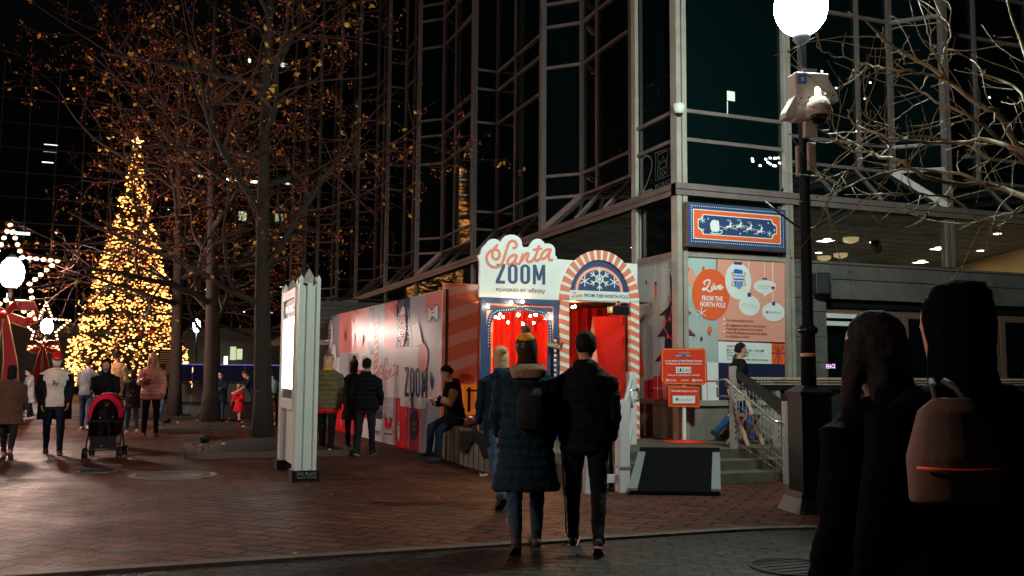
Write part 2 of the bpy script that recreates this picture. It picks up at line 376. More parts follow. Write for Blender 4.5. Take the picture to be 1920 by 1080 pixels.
# front side
YF = 13.5; YR = YF+D7
facet((XL, YF), (10.4, YF), 4.7, 4.7)
def frontbay(x0, x1, muls, endtype):
    facet((x0, YF), (x0, YR), 4.72, 5.48)
    e = x1-D7 if endtype == 'c' else x1
    facet((x0, YR), (e, YR), 5.48, 5.48, muls)
    facet((e, YR), (x1, YF), 5.48, 4.72)
    col(e, YR-.02, .10); col(x1, YF, .13)
    g = MB(); g.poly([(x0, YR, 5.48), (e, YR, 5.48), (x1, YF, 4.72), (x0, YF, 4.72)], 'glass'); world_child(g.build('sloped_glass'), tower)
    for t in (.35, .7):
        g = MB(); g.beam((x0+(e-x0)*t, YR-.03, 5.46), (x0+(e-x0)*t, YF-.03, 4.74), .04, .05, 'alu'); world_child(g.build('glazing_strut'), tower)
frontbay(10.4, 14.17, (2.25, ), 'c'); frontbay(14.17, 18.9, (1.55, 3.1), 'p'); frontbay(18.9, 24, (1.7, 3.4), 'c')
col(10.4, YF, .16, .4)
g = MB(); g.poly([(24, YF, 4.7), (40, YF, 4.7), (40, YF, ZT), (24, YF, ZT)], 'glass'); world_child(g.build('glazing_bay'), tower)
for x in (14.17, 18.9):
    f = MB(); f.box((x-.1, YF-.04, 3.56), (x-.02, YF+.12, 4.49), 'alu'); f.box((x+.02, YF-.04, 3.56), (x+.1, YF+.12, 4.49), 'alu'); world_child(f.build('corner_mullion'), tower)
# beams: two rails with a dark groove
def beamline(p, q, n):
    g = MB(); p = Vector(p); q = Vector(q); n = Vector(n)
    for z, h in ((4.655, .10), (4.545, .09)):
        g.beam(p+Vector((0, 0, z))+n*.05, q+Vector((0, 0, z))+n*.05, .14, h, 'alu')
    g.beam(p+Vector((0, 0, 4.6))+n*.02, q+Vector((0, 0, 4.6))+n*.02, .14, .2, 'black')
    world_child(g.build('beam'), tower)
beamline((XL, 13.42, 0), (XL, 110, 0), (-1, 0, 0)); beamline((XL-.12, YF, 0), (40, YF, 0), (0, -1, 0))
# ground storey: stone wall right, panels at the corner, glass transom band and lit ceiling behind
g = MB()
g.poly([(XL, YF+.03, 3.56), (10.4, YF+.03, 3.56), (10.4, YF+.03, 4.49), (XL, YF+.03, 4.49)], 'glass')
g.poly([(XL+.03, 14.95, 3.56), (XL+.03, YF, 3.56), (XL+.03, YF, 4.49), (XL+.03, 14.95, 4.49)], 'glass')
world_child(g.build('transom_panel'), tower)
g = MB()
g.box((XL+.04, YF-.05, 3.47), (10.4, YF+.1, 3.56), 'alulit'); g.box((XL-.05, YF, 3.47), (XL+.1, 14.95, 3.56), 'alu')
world_child(g.build('window_head'), tower); g = MB(); g.box((XL+.04, YF-.08, .97), (10.4, YF+.1, 1.06), 'alulit'); g.box((XL-.08, YF, .97), (XL+.1, 15.3, 1.06), 'alu')
world_child(g.build('window_sill'), tower)
g = MB(); g.box((XL-.03, YF-.03, .4), (10.4, YF+.2, .968), 'concrete'); g.box((XL-.033, YF+.2, .4), (XL+.2, 60, .968), 'concrete')
g.box((XL, YF+.02, 1.06), (10.4, YF+.2, 3.47), 'concrete'); g.box((XL+.02, YF+.2, 1.06), (XL+.2, 15.0, 3.47), 'concrete')
world_child(g.build('base_wall'), tower)
M['clearglass'] = mat('clear_glass', (.9, .95, .95), .02, trans=1, spec=.5)
M['clearglass'].node_tree.nodes['Principled BSDF'].inputs['IOR'].default_value = 1.08
g = MB(); g.box((10.48, YF+.02, 3.51), (30, YF+.035, 4.49), 'clearglass'); g.box((XL+.02, 15.05, 3.0), (XL+.035, 40, 4.49), 'clearglass')
world_child(g.build('transom_glass'), tower)
g = MB(); g.box((XL+.06, 15.05, 1.0), (XL+.2, 60, 2.98), 'stonedark'); g.box((XL-.02, 15.05, 2.98), (XL+.1, 60, 3.05), 'alu'); world_child(g.build('side_wall'), tower)
for y in (19.45, 24.4, 30.4, 34.9):
    g = MB(); g.box((XL-.03, y-.07, 3.05), (XL+.09, y+.07, 4.5), 'alu'); world_child(g.build('transom_post'), tower)
M['ceil'] = brick_mat('ceiling_tiles', (.15, .155, .135), (.17, .175, .15), (.02, .02, .018), 1.2, .6, 0, .8, .002, .035)
g = MB(); g.poly([(XL+.3, 14.3, 4.66), (34, 14.3, 4.66), (34, 44, 4.66), (XL+.3, 44, 4.66)], 'ceil'); world_child(g.build('ceiling'), tower)
g = MB()
for a, b in (((34, 14), (34, 44)), ((XL+.3, 44), (34, 44))): g.poly([(*a, .4), (*b, .4), (*b, 4.66), (*a, 4.66)], 'stonedark')
world_child(g.build('back_wall'), tower)
wp = [at(1795, 503, 4.6), at(1925, 467, 4.6)]
g = MB(); a, b = wp; dd = (b-a); c = a+dd*1.6; a = a-dd*.05
g.poly([(a.x, a.y, .4), (c.x, c.y, .4), (c.x, c.y, 4.65), (a.x, a.y, 4.65)], mat('ochre_wall', (.75, .47, .16), .7, noise=.1)); world_child(g.build('ochre_wall'), tower)
for i, (x, y) in enumerate(((1551, 446), (1637, 452), (1760, 462), (1535, 472), (1728, 487), (1870, 436), (1838, 468))):
    p = at(x, y, 4.65); g = MB(); g.lathe((p.x, p.y, 4.625), [(.13, 0), (.14, .03)], 'offwhite', 16); fx = g.build('downlight'); world_child(fx, tower)
    g = MB(); g.lathe((p.x, p.y, 4.612), [(.075, 0), (.08, .012)], 'downlight', 14); k = g.build('lamp_lens'); world_child(k, tower); k.parent = fx
for x, y in ((1595, 450), (1576, 479), (1545, 484)):
    p = at(x, y, 4.6); g = MB(); g.lathe((p.x, p.y, 4.52), [(.05, 0), (.17, .05), (.18, .13)], mat('warm_dome', (.8, .62, .35), .5, emit=(1, .7, .35), es=.35), 16); world_child(g.build('ceiling_dome'), tower)
for x, y in ((1641, 462), (1646, 470)):
    p = at(x, y, 4.5); g = MB(); g.lathe((p.x, p.y, 4.42), [(.03, 0), (.1, .06), (.1, .2)], 'brown', 12); world_child(g.build('ceiling_spotlight'), tower)
# light inside: soft glow for ceiling
def area(name, loc, rot, sx, sy, energy, colr):
    l = bpy.data.lights.new(name, 'AREA'); l.shape = 'RECTANGLE'; l.size = sx; l.size_y = sy; l.energy = energy; l.color = colr
    o = bpy.data.objects.new(name, l); C.objects.link(o); o.location = loc; o.rotation_euler = rot; return o
g = MB(); g.box((XL+.3, 14.4, .36), (34, 44, .41), 'offwhite'); world_child(g.build('lobby_floor'), tower)
for i, (x, y) in enumerate(((14.4, 17.3), (17.8, 17.3), (19.5, 19.6), (11, 20), (24, 19), (15, 24), (11.5, 16.2))):
    area('downlight_beam', (x, y, 4.58), (0, 0, 0), .3, .3, 22, (1, .92, .76))
# stone wall with doors, right of the poster
g = MB()
SX0 = 10.5; rows = [(.4, .85), (.85, 1.28), (1.28, 1.72), (1.72, 2.17), (2.17, 2.62), (2.62, 2.85)]
def blocks(g, x0, x1, z0, z1, off):
    x = x0; k = 0
    while x < x1-.01:
        e = min(x1, x+(.82 if (k or not off) else .42)); g.box((x+.008, YF-.03, z0+.006), (e-.008, YF+.05, z1-.006), 'stonedark'); x = e; k += 1
for i, (a, b) in enumerate(((3.22, 3.49), (2.86, 3.215))): blocks(g, SX0, 34, a, b, i)
for i, (a, b) in enumerate(rows[:-1]+[(2.62, 2.855)]):
    blocks(g, SX0, 11.2, a, b, i % 2)
    blocks(g, 14.05, 14.55, a, b, 0)
g.box((SX0, YF, .4), (11.2, YF+.3, 3.49), 'blackmatte'); g.box((SX0, YF, 2.86), (34, YF+.3, 3.49), 'blackmatte'); g.box((14.05, YF, .4), (14.55, YF+.3, 2.86), 'blackmatte')
g.box((SX0, YF-.06, 3.49), (34, YF+.1, 3.53), 'alu')
world_child(g.build('stone_wall'), tower)
g = MB(); g.box((18.6, YF-.02, .4), (34, YF+.3, 2.86), 'stonedark'); world_child(g.build('stone_wall'), tower)
M['doorframe'] = mat('bronze_frame', (.28, .17, .12), .4, .4)
def doorleaf(x0, x1):
    g = MB(); y = YF+.14
    for a, b in (((x0, .42), (x0+.13, 2.7)), ((x1-.13, .42), (x1, 2.7)), ((x0+.13, 2.56), (x1-.13, 2.7)), ((x0+.13, .42), (x1-.13, .68))):
        g.box((a[0], y, a[1]), (b[0], y+.05, b[1]), 'doorframe')
    d = g.build('door'); world_child(d, tower)
    g = MB(); g.box((x0+.13, y+.02, .68), (x1-.13, y+.03, 2.56), 'glass'); k = g.build('door_glass'); world_child(k, tower); k.parent = d
    g = MB(); g.tube([(x1-.2, y-.05, 1.2), (x1-.2, y-.05, 1.7)], .015, 'steel', 8); k = g.build('door_handle'); world_child(k, tower); k.parent = d
for x in (11.22, 12.16, 13.1, 14.6, 15.55, 16.5, 17.5): doorleaf(x, x+.9)
g = MB(); g.box((11.2, YF+.08, 2.715), (14.05, YF+.3, 2.855), 'black'); g.box((14.55, YF+.08, 2.715), (18.6, YF+.3, 2.855), 'black'); world_child(g.build('door_lintel'), tower)
g = MB(); g.box((11.2, YF+.3, .4), (18.6, YF+.34, 2.86), 'blackmatte'); world_child(g.build('vestibule_wall'), tower)
g = MB(); g.box((11.15, YF+.0, 2.52), (12.7, YF+.06, 2.60), 'white'); g.box((11.15, YF+.0, 2.38), (12.7, YF+.06, 2.46), 'white'); tag(g.build('awning_rail', origin=(11.2, YF, 2.4)), 'pair of white horizontal bars across the head of the left glass door', 'bars')
for i, (x, z, wd, h) in enumerate(((11.55, 0, 0, 0),)): pass
# two wall speakers
def wallspeaker(px, py, lab):
    p = onY(px, py, YF-.16); e = empty('wall_speaker', p, math.radians(-20), lab, 'speaker', 'speakers on the stone wall')
    g = MB(); g.box((-.13, -.1, -.19), (.13, .1, .19), 'black'); b = g.build('cabinet', e, bevel=.02)
    g = MB(); g.box((-.105, -.108, -.165), (.105, -.101, .165), 'blackmatte'); g.build('grille', e)
    g = MB(); g.box((-.02, .1, -.05), (.02, .18, .05), 'black'); g.build('bracket', e)
wallspeaker(1540, 532, 'black wall speaker just right of the lamp post'); wallspeaker(1834, 546, 'black wall speaker further right above the heads')
# lettering on the glass at the corner
art = Art(lambda x, y: onX(x, y, XL-.003), (-1, 0, 0)); GL = mat('etched_lettering', (.13, .15, .15), .5)
art.stroke([(1205, 308), (1206, 296), (1213, 292), (1221, 298), (1222, 316), (1214, 342), (1205, 362)], .03, GL)
art.stroke([(1204, 362), (1223, 355)], .035, GL, False)
for k, (a, b, c, d) in enumerate(((1229, 287, 1256, 339), (1233, 291, 1252, 334))):
    pts = [(a, b), (c, b-9), (c, d-11), (a, d), (a, b)]; art.stroke(pts, .012, GL, False)
for pts in ([(1236, 316), (1243, 292), (1250, 310)], [(1236, 300), (1236, 314)], [(1250, 292), (1250, 310)], [(1238, 306), (1250, 300)], [(1236, 320), (1243, 330), (1250, 314)], [(1236, 330), (1243, 318), (1250, 326)], [(1236, 318), (1250, 312)]): art.stroke(pts, .011, GL, False)
art.text('PPG PLACE', (1229, 356), (1258, 343), 9, GL)
lo = art.mb.build('etched_emblem'); world_child(lo, tower)
# lit rooms seen behind the tower glass, and reflections painted on it
g = MB()
for x0, y0, x1, y1, s in ((1363, 170, 1378, 190, 0), (1363, 190, 1365, 216, 0)): 
    a = onY(x0, y0, YF-.006); b = onY(x1, y1, YF-.006); g.poly([(a.x, a.y, b.z), (b.x, b.y, b.z), (b.x, b.y, a.z), (a.x, a.y, a.z)], emis('dim_yellow', (.6, .65, .28), .32))
world_child(g.build('lit_window'), tower)
g = MB(); YW = YR-.008
dim = emis('dim_room', (.75, .62, .25), .10); dl = emis('room_light_and_glint', (1, .95, .8), 3)
a = onY(1676, 196, YW); b = onY(1742, 238, YW)
g.poly([(a.x, YW, b.z), (b.x, YW, b.z), (b.x, YW, a.z), (a.x, YW, a.z)], dim)
for x, y, wx, wy in ((1700, 184, 6, 2), (1720, 180, 5, 1.5), (1724, 187, 5, 1.5), (1676, 207, 4, 2.5), (1745, 176, 4, 1.5)):
    a = onY(x-wx, y-wy, YW-.002); b = onY(x+wx, y+wy, YW-.002); g.poly([(a.x, a.y, b.z), (b.x, b.y, b.z), (b.x, b.y, a.z), (a.x, a.y, a.z)], dl)
rnd = random.Random(3)
for k in range(16):
    x = 1735+rnd.uniform(-26, 12); y = 216+rnd.uniform(-8, 12); a = onY(x, y, YW-.004); r = rnd.uniform(.1, .28); t = rnd.uniform(-.6, .6)
    g.poly([a, a+Vector((r*math.cos(t), 0, r*math.sin(t)+.02)), a+Vector((r*math.cos(t)*1.1, 0, r*math.sin(t)-.02))], 'black')
world_child(g.build('lit_window'), tower)
g = MB(); rnd = random.Random(5)
for k in range(26):
    x, y = (rnd.uniform(1410, 1465), rnd.uniform(294, 312)) if k < 13 else (rnd.uniform(1480, 1900), rnd.uniform(120, 330))
    a = onY(x, y, YF-.008 if k < 13 else YR-.01)
    if k >= 13 and 14 < a.x < 14.4: continue
    r = .018; g.poly([a+Vector((-r*1.4, 0, -r)), a+Vector((r*1.4, 0, -r)), a+Vector((r*1.4, 0, r)), a+Vector((-r*1.4, 0, r))], dl)
world_child(g.build('glass_glints'), tower)  # reflections on the glass painted as small glowing dots
_fix()
# security camera on the corner mullion
p = Vector((XL-.05, YF-.12, 5.98)); e = empty('security_camera', p, 0, 'small white dome camera on the tower corner mullion', 'camera')
g = MB(); g.lathe((0, 0, 0), [(.02, -.1), (.07, -.09), (.1, -.03), (.11, .05), (.1, .07)], 'offwhite', 16); g.build('housing', e)
g = MB(); g.ball((0, 0, -.09), .06, 'black'); g.build('dome', e); g = MB(); g.box((-.02, .0, .0), (.04, .12, .05), 'offwhite'); g.build('bracket', e)
# ================================================================ corner poster (two window films)
M['film'] = mat('film_grey_green', (.42, .47, .46), .4, noise=.06, nscale=2)
M['film2'] = mat('film_blue_green', (.45, .55, .54), .4, noise=.05, nscale=2)
SCW = 'santa_script'
def script_santa(art, m, wd, ox, oy, s, sy=None):
    sy = sy or s
    # strokes measured on the board in its own little grid, x right, y down
    S = [[(345, 245), (320, 275), (285, 320), (270, 370), (275, 430), (320, 470), (370, 440), (385, 380), (355, 325), (300, 315), (230, 345), (185, 410), (185, 480), (220, 550), (290, 590), (360, 580), (420, 530), (455, 440), (490, 320), (520, 230), (560, 185), (615, 185), (645, 225), (640, 275), (600, 290)],
         [(640, 400), (590, 405), (530, 450), (505, 510), (530, 550), (580, 530), (630, 470), (650, 400), (625, 480), (635, 530), (690, 530), (730, 440), (750, 380), (725, 500), (770, 410), (815, 370), (830, 400), (805, 470), (830, 505), (890, 490), (950, 400), (1000, 245), (960, 370), (930, 450), (955, 490), (1010, 460)],
         [(915, 320), (1030, 300)],
         [(1165, 315), (1110, 320), (1050, 370), (1030, 430), (1060, 460), (1115, 420), (1180, 310), (1150, 420), (1160, 475), (1200, 475)]]
    for q in S: art.stroke([(ox+x*s, oy+y*sy) for x, y in q], wd, m)
def script_live(art, m, wd, x0, y0, x1, y1, sl=0):
    # 'Live' in a 0..1 box
    S = [[(.12, .38), (.10, .2), (.25, .06), (.38, .08), (.36, .3), (.25, .6), (.12, .82), (.02, .8), (.08, .7), (.22, .78), (.36, .95), (.5, .85)],
         [(.5, .5), (.46, .7), (.5, .8), (.58, .68)], [(.56, .34), (.565, .36)],
         [(.58, .62), (.62, .5), (.63, .74), (.70, .74), (.76, .5), (.80, .56)],
         [(.78, .66), (.88, .6), (.92, .5), (.86, .48), (.8, .62), (.82, .76), (.90, .76), (1.0, .6)]]
    for q in S: art.stroke([(x0+(x1-x0)*x, y0+(y1-y0)*y+sl*x) for x, y in q], wd, m)
def zoomtext(art, m, x0, x1, yt, yb, wd, sl=0):
    """ZOOM in thick condensed capitals between x0..x1 (picture px), sl = drop of the baseline over the word"""
    L = x1-x0
    def T(u, v): return art.P(x0+L*u, yt+(yb-yt)*v+sl*u)+art.off()
    def poly(pts, u0, u1): art.mb.poly([T(u0+(u1-u0)*x, y) for x, y in pts], m)
    poly([(.10, 0), (.98, 0), (.98, .15), (.10, .15)], 0, .2); poly([(.0, .85), (.95, .85), (.95, 1), (.0, 1)], 0, .2); poly([(.62, .14), (.98, .14), (.40, .86), (.0, .86)], 0, .2)
    for u in (.245, .495):
        o = []; i_ = []
        for k in range(33):
            t = 2*math.pi*(k % 32+.5)/32; c, s_ = math.cos(t), math.sin(t)
            sx = (abs(c)**.6)*(1 if c > 0 else -1); sy = (abs(s_)**.9)*(1 if s_ > 0 else -1)
            yy = (.24 if s_ < 0 else .76)
            o.append(T(u+.2*(.5+.5*c), yy+.24*s_)); i_.append(T(u+.2*(.5+.16*c), (.22 if s_ < 0 else .78)+.085*s_))
        vs = [p for q in zip(o, i_) for p in q]; art.mb.faces(vs, [(2*k, 2*k+1, 2*k+3, 2*k+2) for k in range(32)], m)
    poly([(0, 0), (.24, 0), (.24, 1), (0, 1)], .75, 1); poly([(.76, 0), (1, 0), (1, 1), (.76, 1)], .75, 1)
    poly([(.0, 0), (.26, 0), (.5, .52), (.5, .80), (.4, .80)], .75, 1); poly([(1, 0), (.74, 0), (.5, .52), (.5, .80), (.6, .80)], .75, 1)
poster = empty('window_poster', (XL, YF, 1.06), 0, 'tall printed window poster in salmon, grey and navy wrapped round the tower corner', 'poster')
A = Art(lambda x, y: onY(x, y, YF-.01), (0, -1, 0)); BW = 1471
A.rect(1281, 481, 1346, 752, 'film2'); A.up(); A.poly([(1282, 560), (1340, 545), (1346, 560), (1346, 752), (1282, 752)], 'film')
A.poly([(1282, 678), (1346, 678), (1346, 752), (1282, 752)], 'offwhite') if False else None
A.up()
A.poly([(1281, 679), (1347, 680), (1347, 751), (1281, 751)], 'white'); A.up(); A.rect(1281, 713, 1347, 716, 'red'); A.rect(1324, 680, 1326, 751, 'red')
A.poly([(1344, 484), (1470, 491), (1471, 642), (1346, 638)], 'salmon'); A.up()
A.poly([(1346, 600), (1471, 604), (1471, 642), (1346, 638)], 'coral')if False else None
A.poly([(1346, 640), (1446, 644), (1446, 683), (1346, 680)], 'white'); A.poly([(1446, 644), (1471, 645), (1471, 683), (1446, 683)], 'orange')
A.poly([(1346, 680), (1471, 683), (1472, 750), (1347, 751)], 'navyd')
A.up()
A.stroke([(1458, 645), (1458, 683)], .02, 'maroon', False); A.stroke([(1446, 662), (1471, 663)], .02, 'maroon', False)
A.stroke([(1458, 661), (1450, 652), (1453, 648), (1458, 661), (1465, 649), (1468, 654), (1458, 661), (1452, 676)], .013, 'maroon'); A.stroke([(1458, 661), (1464, 677)], .013, 'maroon')
for x, y0, y1 in ((1383, 485, 490), (1403, 486, 550), (1448, 489, 568)): A.stroke([(x, y0), (x, y1)], .018, 'white', False)
for k in range(9): A.disc(1432.5, 489+k*3.6, .011, .011, 'white', 8)
A.disc(1288, 518, .16, .17, 'salmon'); A.stroke([(1287, 482), (1287, 506)], .008, 'white', False)
A.up(); A.rect(1283, 504, 1291, 508, 'text')
A.disc(1332, 552, .37, .435, 'orange', 60); A.disc(1383, 527, .265, .32, 'white', 60); A.disc(1404, 573, .215, .175, 'white', 50)
A.disc(1449, 585, .235, .165, 'white', 50)
A.poly([(1412, 538), (1414, 530), (1422, 526), (1430, 525), (1434, 525), (1444, 527), (1452, 531), (1454, 538), (1451, 545), (1443, 549), (1437, 552), (1433, 557), (1429, 551), (1420, 547), (1415, 544)], 'white')
A.up()
for x, y, a, b in ((1375, 491, 15, 6), (1400, 549, 7, 8), (1428, 521, 9, 4), (1446, 566, 6, 7)): A.rect(x, y, x+a, y+b, 'navy')
script_live(A, 'white', .028, 1315, 524, 1354, 548)
A.text('FROM THE', (1315, 563), (1354, 565), 9, 'white', .03); A.text('NORTH POLE', (1311.5, 574), (1359, 577), 9, 'white', .03)
# festive shield emblem
A.poly([(1374, 508), (1377, 504), (1391, 507), (1391, 514), (1374, 513)], 'blue'); A.rect(1374, 516, 1392, 520, 'blue'); A.rect(1375, 522, 1393, 526, 'blue'); A.poly([(1375, 527), (1392, 528), (1391, 537), (1384, 543), (1376, 537)], 'blue')
A.text('HOLIDAY', (1375, 520), (1391.5, 521), 3, 'white', .03)
for sx in (-1, 1):
    A.stroke([(1383.5+sx*11, 511), (1383.5+sx*13, 514), (1383.5+sx*10, 517), (1383.5+sx*11, 528), (1383.5+sx*13, 534), (1383.5+sx*9, 536)], .022, 'gold')
A.up(); A.disc(1384, 535, .065, .07, 'pink', 24); A.up(); A.disc(1384, 534.5, .045, .055, mat('azure', (.03, .3, .7), .4), 24)
A.text('community', (1417, 537), (1441, 538), 3.3, 'grey'); A.text('food bank', (1417, 541.5), (1438, 542.5), 3.3, 'grey')
A.disc(1446, 539, .022, .02, 'red', 12); A.disc(1449.5, 539, .022, .02, 'red', 12); A.poly([(1443.6, 539.8), (1451.8, 540.2), (1447.8, 544.5)], 'red')
A.stroke([(1390, 574), (1391, 570), (1395, 569), (1399, 572), (1400, 575)], .008, 'gold'); A.stroke([(1402, 572), (1418, 573)], .006, 'ltgrey', False); A.stroke([(1402, 575), (1418, 576)], .006, 'ltgrey', False)
A.rect(1434, 583.5, 1438, 587.5, 'blue'); A.text('Highwoods', (1439, 587), (1463, 588), 4.5, 'grey')
lines = [(1360, 601, 1411, 'Free downloadable photo'), (1360, 610, 1435, '$5 suggested donation to the Greater'), (1360, 617, 1428, 'Pittsburgh Community Food Bank'), (1360, 624, 1436, 'Every $5 donated provides 25 meals'), (1360, 631, 1402, 'for families in need')]
for x0, y, x1, t in lines: A.text(t, (x0, y+1), (x1, y+1+(x1-x0)*.035), 4.6, 'maroon', .012)
for y in (599, 608, 622): A.disc(1356, y, .02, .02, 'white', 12)
A.text('OPERATING HOURS', (1361, 650), (1395, 651), 3.4, 'red', .02)
for y, t, x1 in ((657, 'Monday - Friday: 4:00 - 7:00 PM', 1430), (662, 'Saturday: 11:00 AM - 7:00 PM', 1402), (667, 'Sunday: 11:00 AM - 5:00 PM', 1400), (674, '*See Santa on select dates, weather permitting', 1438)): A.text(t, (1361, y), (x1, y+.03*(x1-1361)), 3.2, 'text', .01)
# dark panel with the name
script_santa(A, 'orange', .014, 1350, 697, .050, .050)
zoomtext(A, 'white', 1412, 1462, 708, 727, (.062, .06), 1)
for x, y, a, b, m in ((1317, 503, .03, .045, 'orange'), (1329, 619, .05, .085, 'orange'), (1313.5, 635, .025, .045, 'text'), (1300, 628, .018, .03, 'text')): A.diamond(x, y, a, b, m)
A.flake(1313, 587, .10, 'white', .012)
A.poly([(1281, 573), (1295, 588), (1281, 587)], 'maroon'); A.poly([(1281, 607), (1301, 628), (1281, 626)], 'maroon'); A.poly([(1281, 644), (1292, 655), (1281, 655)], 'maroon')
world_child(A.mb.build('front_film'), poster)
B = Art(lambda x, y: onX(x, y, XL-.01), (-1, 0, 0))
B.poly([(1196, 493), (1266, 476), (1266, 752), (1196, 749)], 'film'); B.up()
B.poly([(1256, 514), (1258, 560), (1254, 575), (1235, 592), (1247, 592), (1248, 610), (1232, 632), (1247, 631), (1246, 655), (1228, 678), (1240, 677), (1238, 702), (1236, 706), (1266, 705), (1266, 545), (1257, 512)], 'navyd')
B.poly([(1197, 620), (1200, 622), (1209, 706), (1197, 708)], 'orange'); B.poly([(1226, 705), (1242, 703), (1243, 749), (1226, 749)], 'red'); B.poly([(1208, 713), (1226, 711), (1226, 749), (1208, 749)], 'red')
B.poly([(1243, 712), (1266, 710), (1266, 750), (1243, 749)], 'pink')
B.up(); B.stroke([(1230, 490), (1230, 528)], .012, 'white', False); B.rect(1228, 528, 1232, 535, 'text'); B.poly([(1227, 535), (1233, 535), (1232.5, 550), (1230.5, 567), (1228, 552)], 'orange')
B.diamond(1212.5, 530, .035, .05, 'navyd'); B.diamond(1221.5, 571, .02, .03, 'orange'); B.diamond(1217, 639, .04, .06, 'offwhite')
B.flake(1256, 505, .12, 'white', .014, 8)
B.stroke([(1249, 561), (1254, 563), (1265, 561)], .016, 'orange'); B.stroke([(1262, 576), (1256, 594), (1249, 604), (1243, 607), (1250, 622), (1257, 632), (1266, 641)], .016, 'orange')
for x, y in ((1254, 557), (1261, 577), (1257, 598), (1246, 604), (1253, 631)): B.diamond(x, y, .035, .05, 'orange')
B.rect(1208, 731, 1226, 734, 'text'); B.rect(1216, 712, 1218, 749, 'text'); B.rect(1226, 727, 1242, 728.5, 'white'); B.rect(1233.5, 704, 1234.5, 749, 'white')
world_child(B.mb.build('side_film'), poster)
# ---------------------------------------------------------------- sleigh board above the poster
SYb = YF-.22
sg = empty('sleigh_signboard', (9.3, SYb, 3.6), 0, 'navy board with an orange border and a white sleigh and reindeer silhouette', 'signboard')
g = MB(); a = onY(1287, 461, SYb); b = onY(1473, 411, SYb); zt, zb = onY(1287, 378, SYb).z, a.z
g.box((a.x, SYb, zb), (b.x, SYb+.12, zt), 'brown'); g.box((a.x+.2, SYb+.12, zb+.2), (b.x-.2, SYb+.2, zt-.2), 'black'); world_child(g.build('frame'), sg)
A = Art(lambda x, y: onY(x, y, SYb), (0, -1, 0)); x0, x1 = a.x+.03, b.x-.01
def rr(x0, z0, x1, z1, m): A.rectm(Vector((x0, SYb, z1)), Vector((x1, SYb, z0)), m)
rr(x0, zb+.03, x1, zt-.01, 'navy'); A.up(); rr(x0+.1, zb+.13, x1-.1, zt-.11, 'white'); A.up(); rr(x0+.115, zb+.145, x1-.115, zt-.125, 'orange'); A.up()
def notch(x0, z0, x1, z1, r, m):
    pts = []
    for cx, cz, s0 in ((x1, z1, 180), (x0, z1, 270), (x0, z0, 0), (x1, z0, 90)):
        seq = range(0, 91, 15)
        for t in seq:
            an = math.radians(s0+90-t if True else 0); pts.append(Vector((cx+r*math.cos(an), SYb, cz+r*math.sin(an))))
    A.poly(pts, m, False)
notch(x0+.19, zb+.21, x1-.19, zt-.19, .09, 'white'); A.up(); notch(x0+.205, zb+.225, x1-.205, zt-.205, .095, 'navy'); A.up()
n = 46
for i in range(n):
    x = x0+.06+(x1-x0-.12)*i/(n-1)
    for z in (zb+.085, zt-.06): A.discm(Vector((x, SYb, z)), .010, .010, 'white', 6)
for i in range(1, 15):
    z = zb+.085+(zt-.06-zb-.085)*i/15
    for x in (x0+.06, x1-.06): A.discm(Vector((x, SYb, z)), .010, .010, 'white', 6)
A.flake(1316.5, 413.5, .05, 'white', .009); A.flake(1441.5, 438.5, .05, 'white', .009)
for x, y in ((1326.5, 410.5), (1318, 430.5), (1386.5, 438.5), (1439, 418.5), (1450.5, 432)): A.disc(x, y, .014, .014, 'white', 10)
# sleigh, sack, riders
A.poly([(1330, 420), (1333, 414), (1338, 412), (1341, 414), (1345, 413), (1347, 417), (1347, 424), (1348, 428), (1347, 434), (1341, 435), (1333, 434), (1331, 428)], 'white')
A.stroke([(1331, 437), (1340, 438.5), (1349, 438.5), (1353, 435), (1351, 432), (1348.5, 433)], .014, 'white'); A.stroke([(1336, 434), (1335, 438)], .01, 'white', False); A.stroke([(1343, 434), (1343, 438)], .01, 'white', False)
A.stroke([(1347, 424), (1357, 427), (1364, 425), (1376, 423), (1388, 422), (1400, 426), (1412, 430), (1425, 433)], .007, 'white')
for cx, cy in ((1365, 424), (1384, 423.5), (1403, 428), (1423, 433)):
    A.poly([(cx-5, cy+2), (cx-4, cy), (cx+1, cy-.5), (cx+2.5, cy-6), (cx+4, cy-7), (cx+7, cy-4.5), (cx+4.5, cy-3.5), (cx+5, cy+1), (cx+3, cy+3), (cx-3, cy+4)], 'white')
    for p in ([(cx+3, cy+1), (cx+9, cy+1.5), (cx+10, cy+5)], [(cx+2, cy+2), (cx+6, cy+5)], [(cx-4, cy+2), (cx-7, cy+6), (cx-11, cy+6)], [(cx-3, cy+3), (cx-4, cy+8)]): A.stroke(p, .010, 'white', False)
    for p in ([(cx+3.5, cy-7), (cx, cy-10), (cx-1, cy-13)], [(cx+1, cy-9), (cx-4, cy-11)], [(cx+4, cy-7), (cx+3, cy-12)]): A.stroke(p, .006, 'white', False)
world_child(A.mb.build('printed_face'), sg)
# ================================================================ Santa booth
BY = 14.14
booth = empty('santa_booth', (6.2, BY, .4), 0, 'white fronted holiday photo booth with striped candy arch and red curtained doorway', 'booth')
fb = lambda x, y: onY(x, y, BY)
def c7(x, y): return (880+x/3.856, 420+y/3.856)
A = Art(fb, (0, -1, 0))
cloud = [(62, 225), (80, 222), (84, 190), (100, 160), (122, 142), (135, 122), (160, 109), (190, 108), (215, 118), (228, 128), (240, 105), (260, 86), (295, 76), (330, 79), (358, 94), (376, 118), (382, 150), (390, 168), (430, 165), (440, 142), (460, 118), (485, 106), (515, 110), (535, 126), (545, 141), (580, 141), (605, 156), (620, 180), (622, 205), (618, 222), (633, 240), (637, 254), (700, 259), (1150, 284), (1215, 290)]
top = [fb(*c7(*p)) for p in cloud]
zbL = fb(905, 557).z; zbR = fb(1185, 566).z; zb0 = zbL
xL, xR = top[0].x, top[-1].x
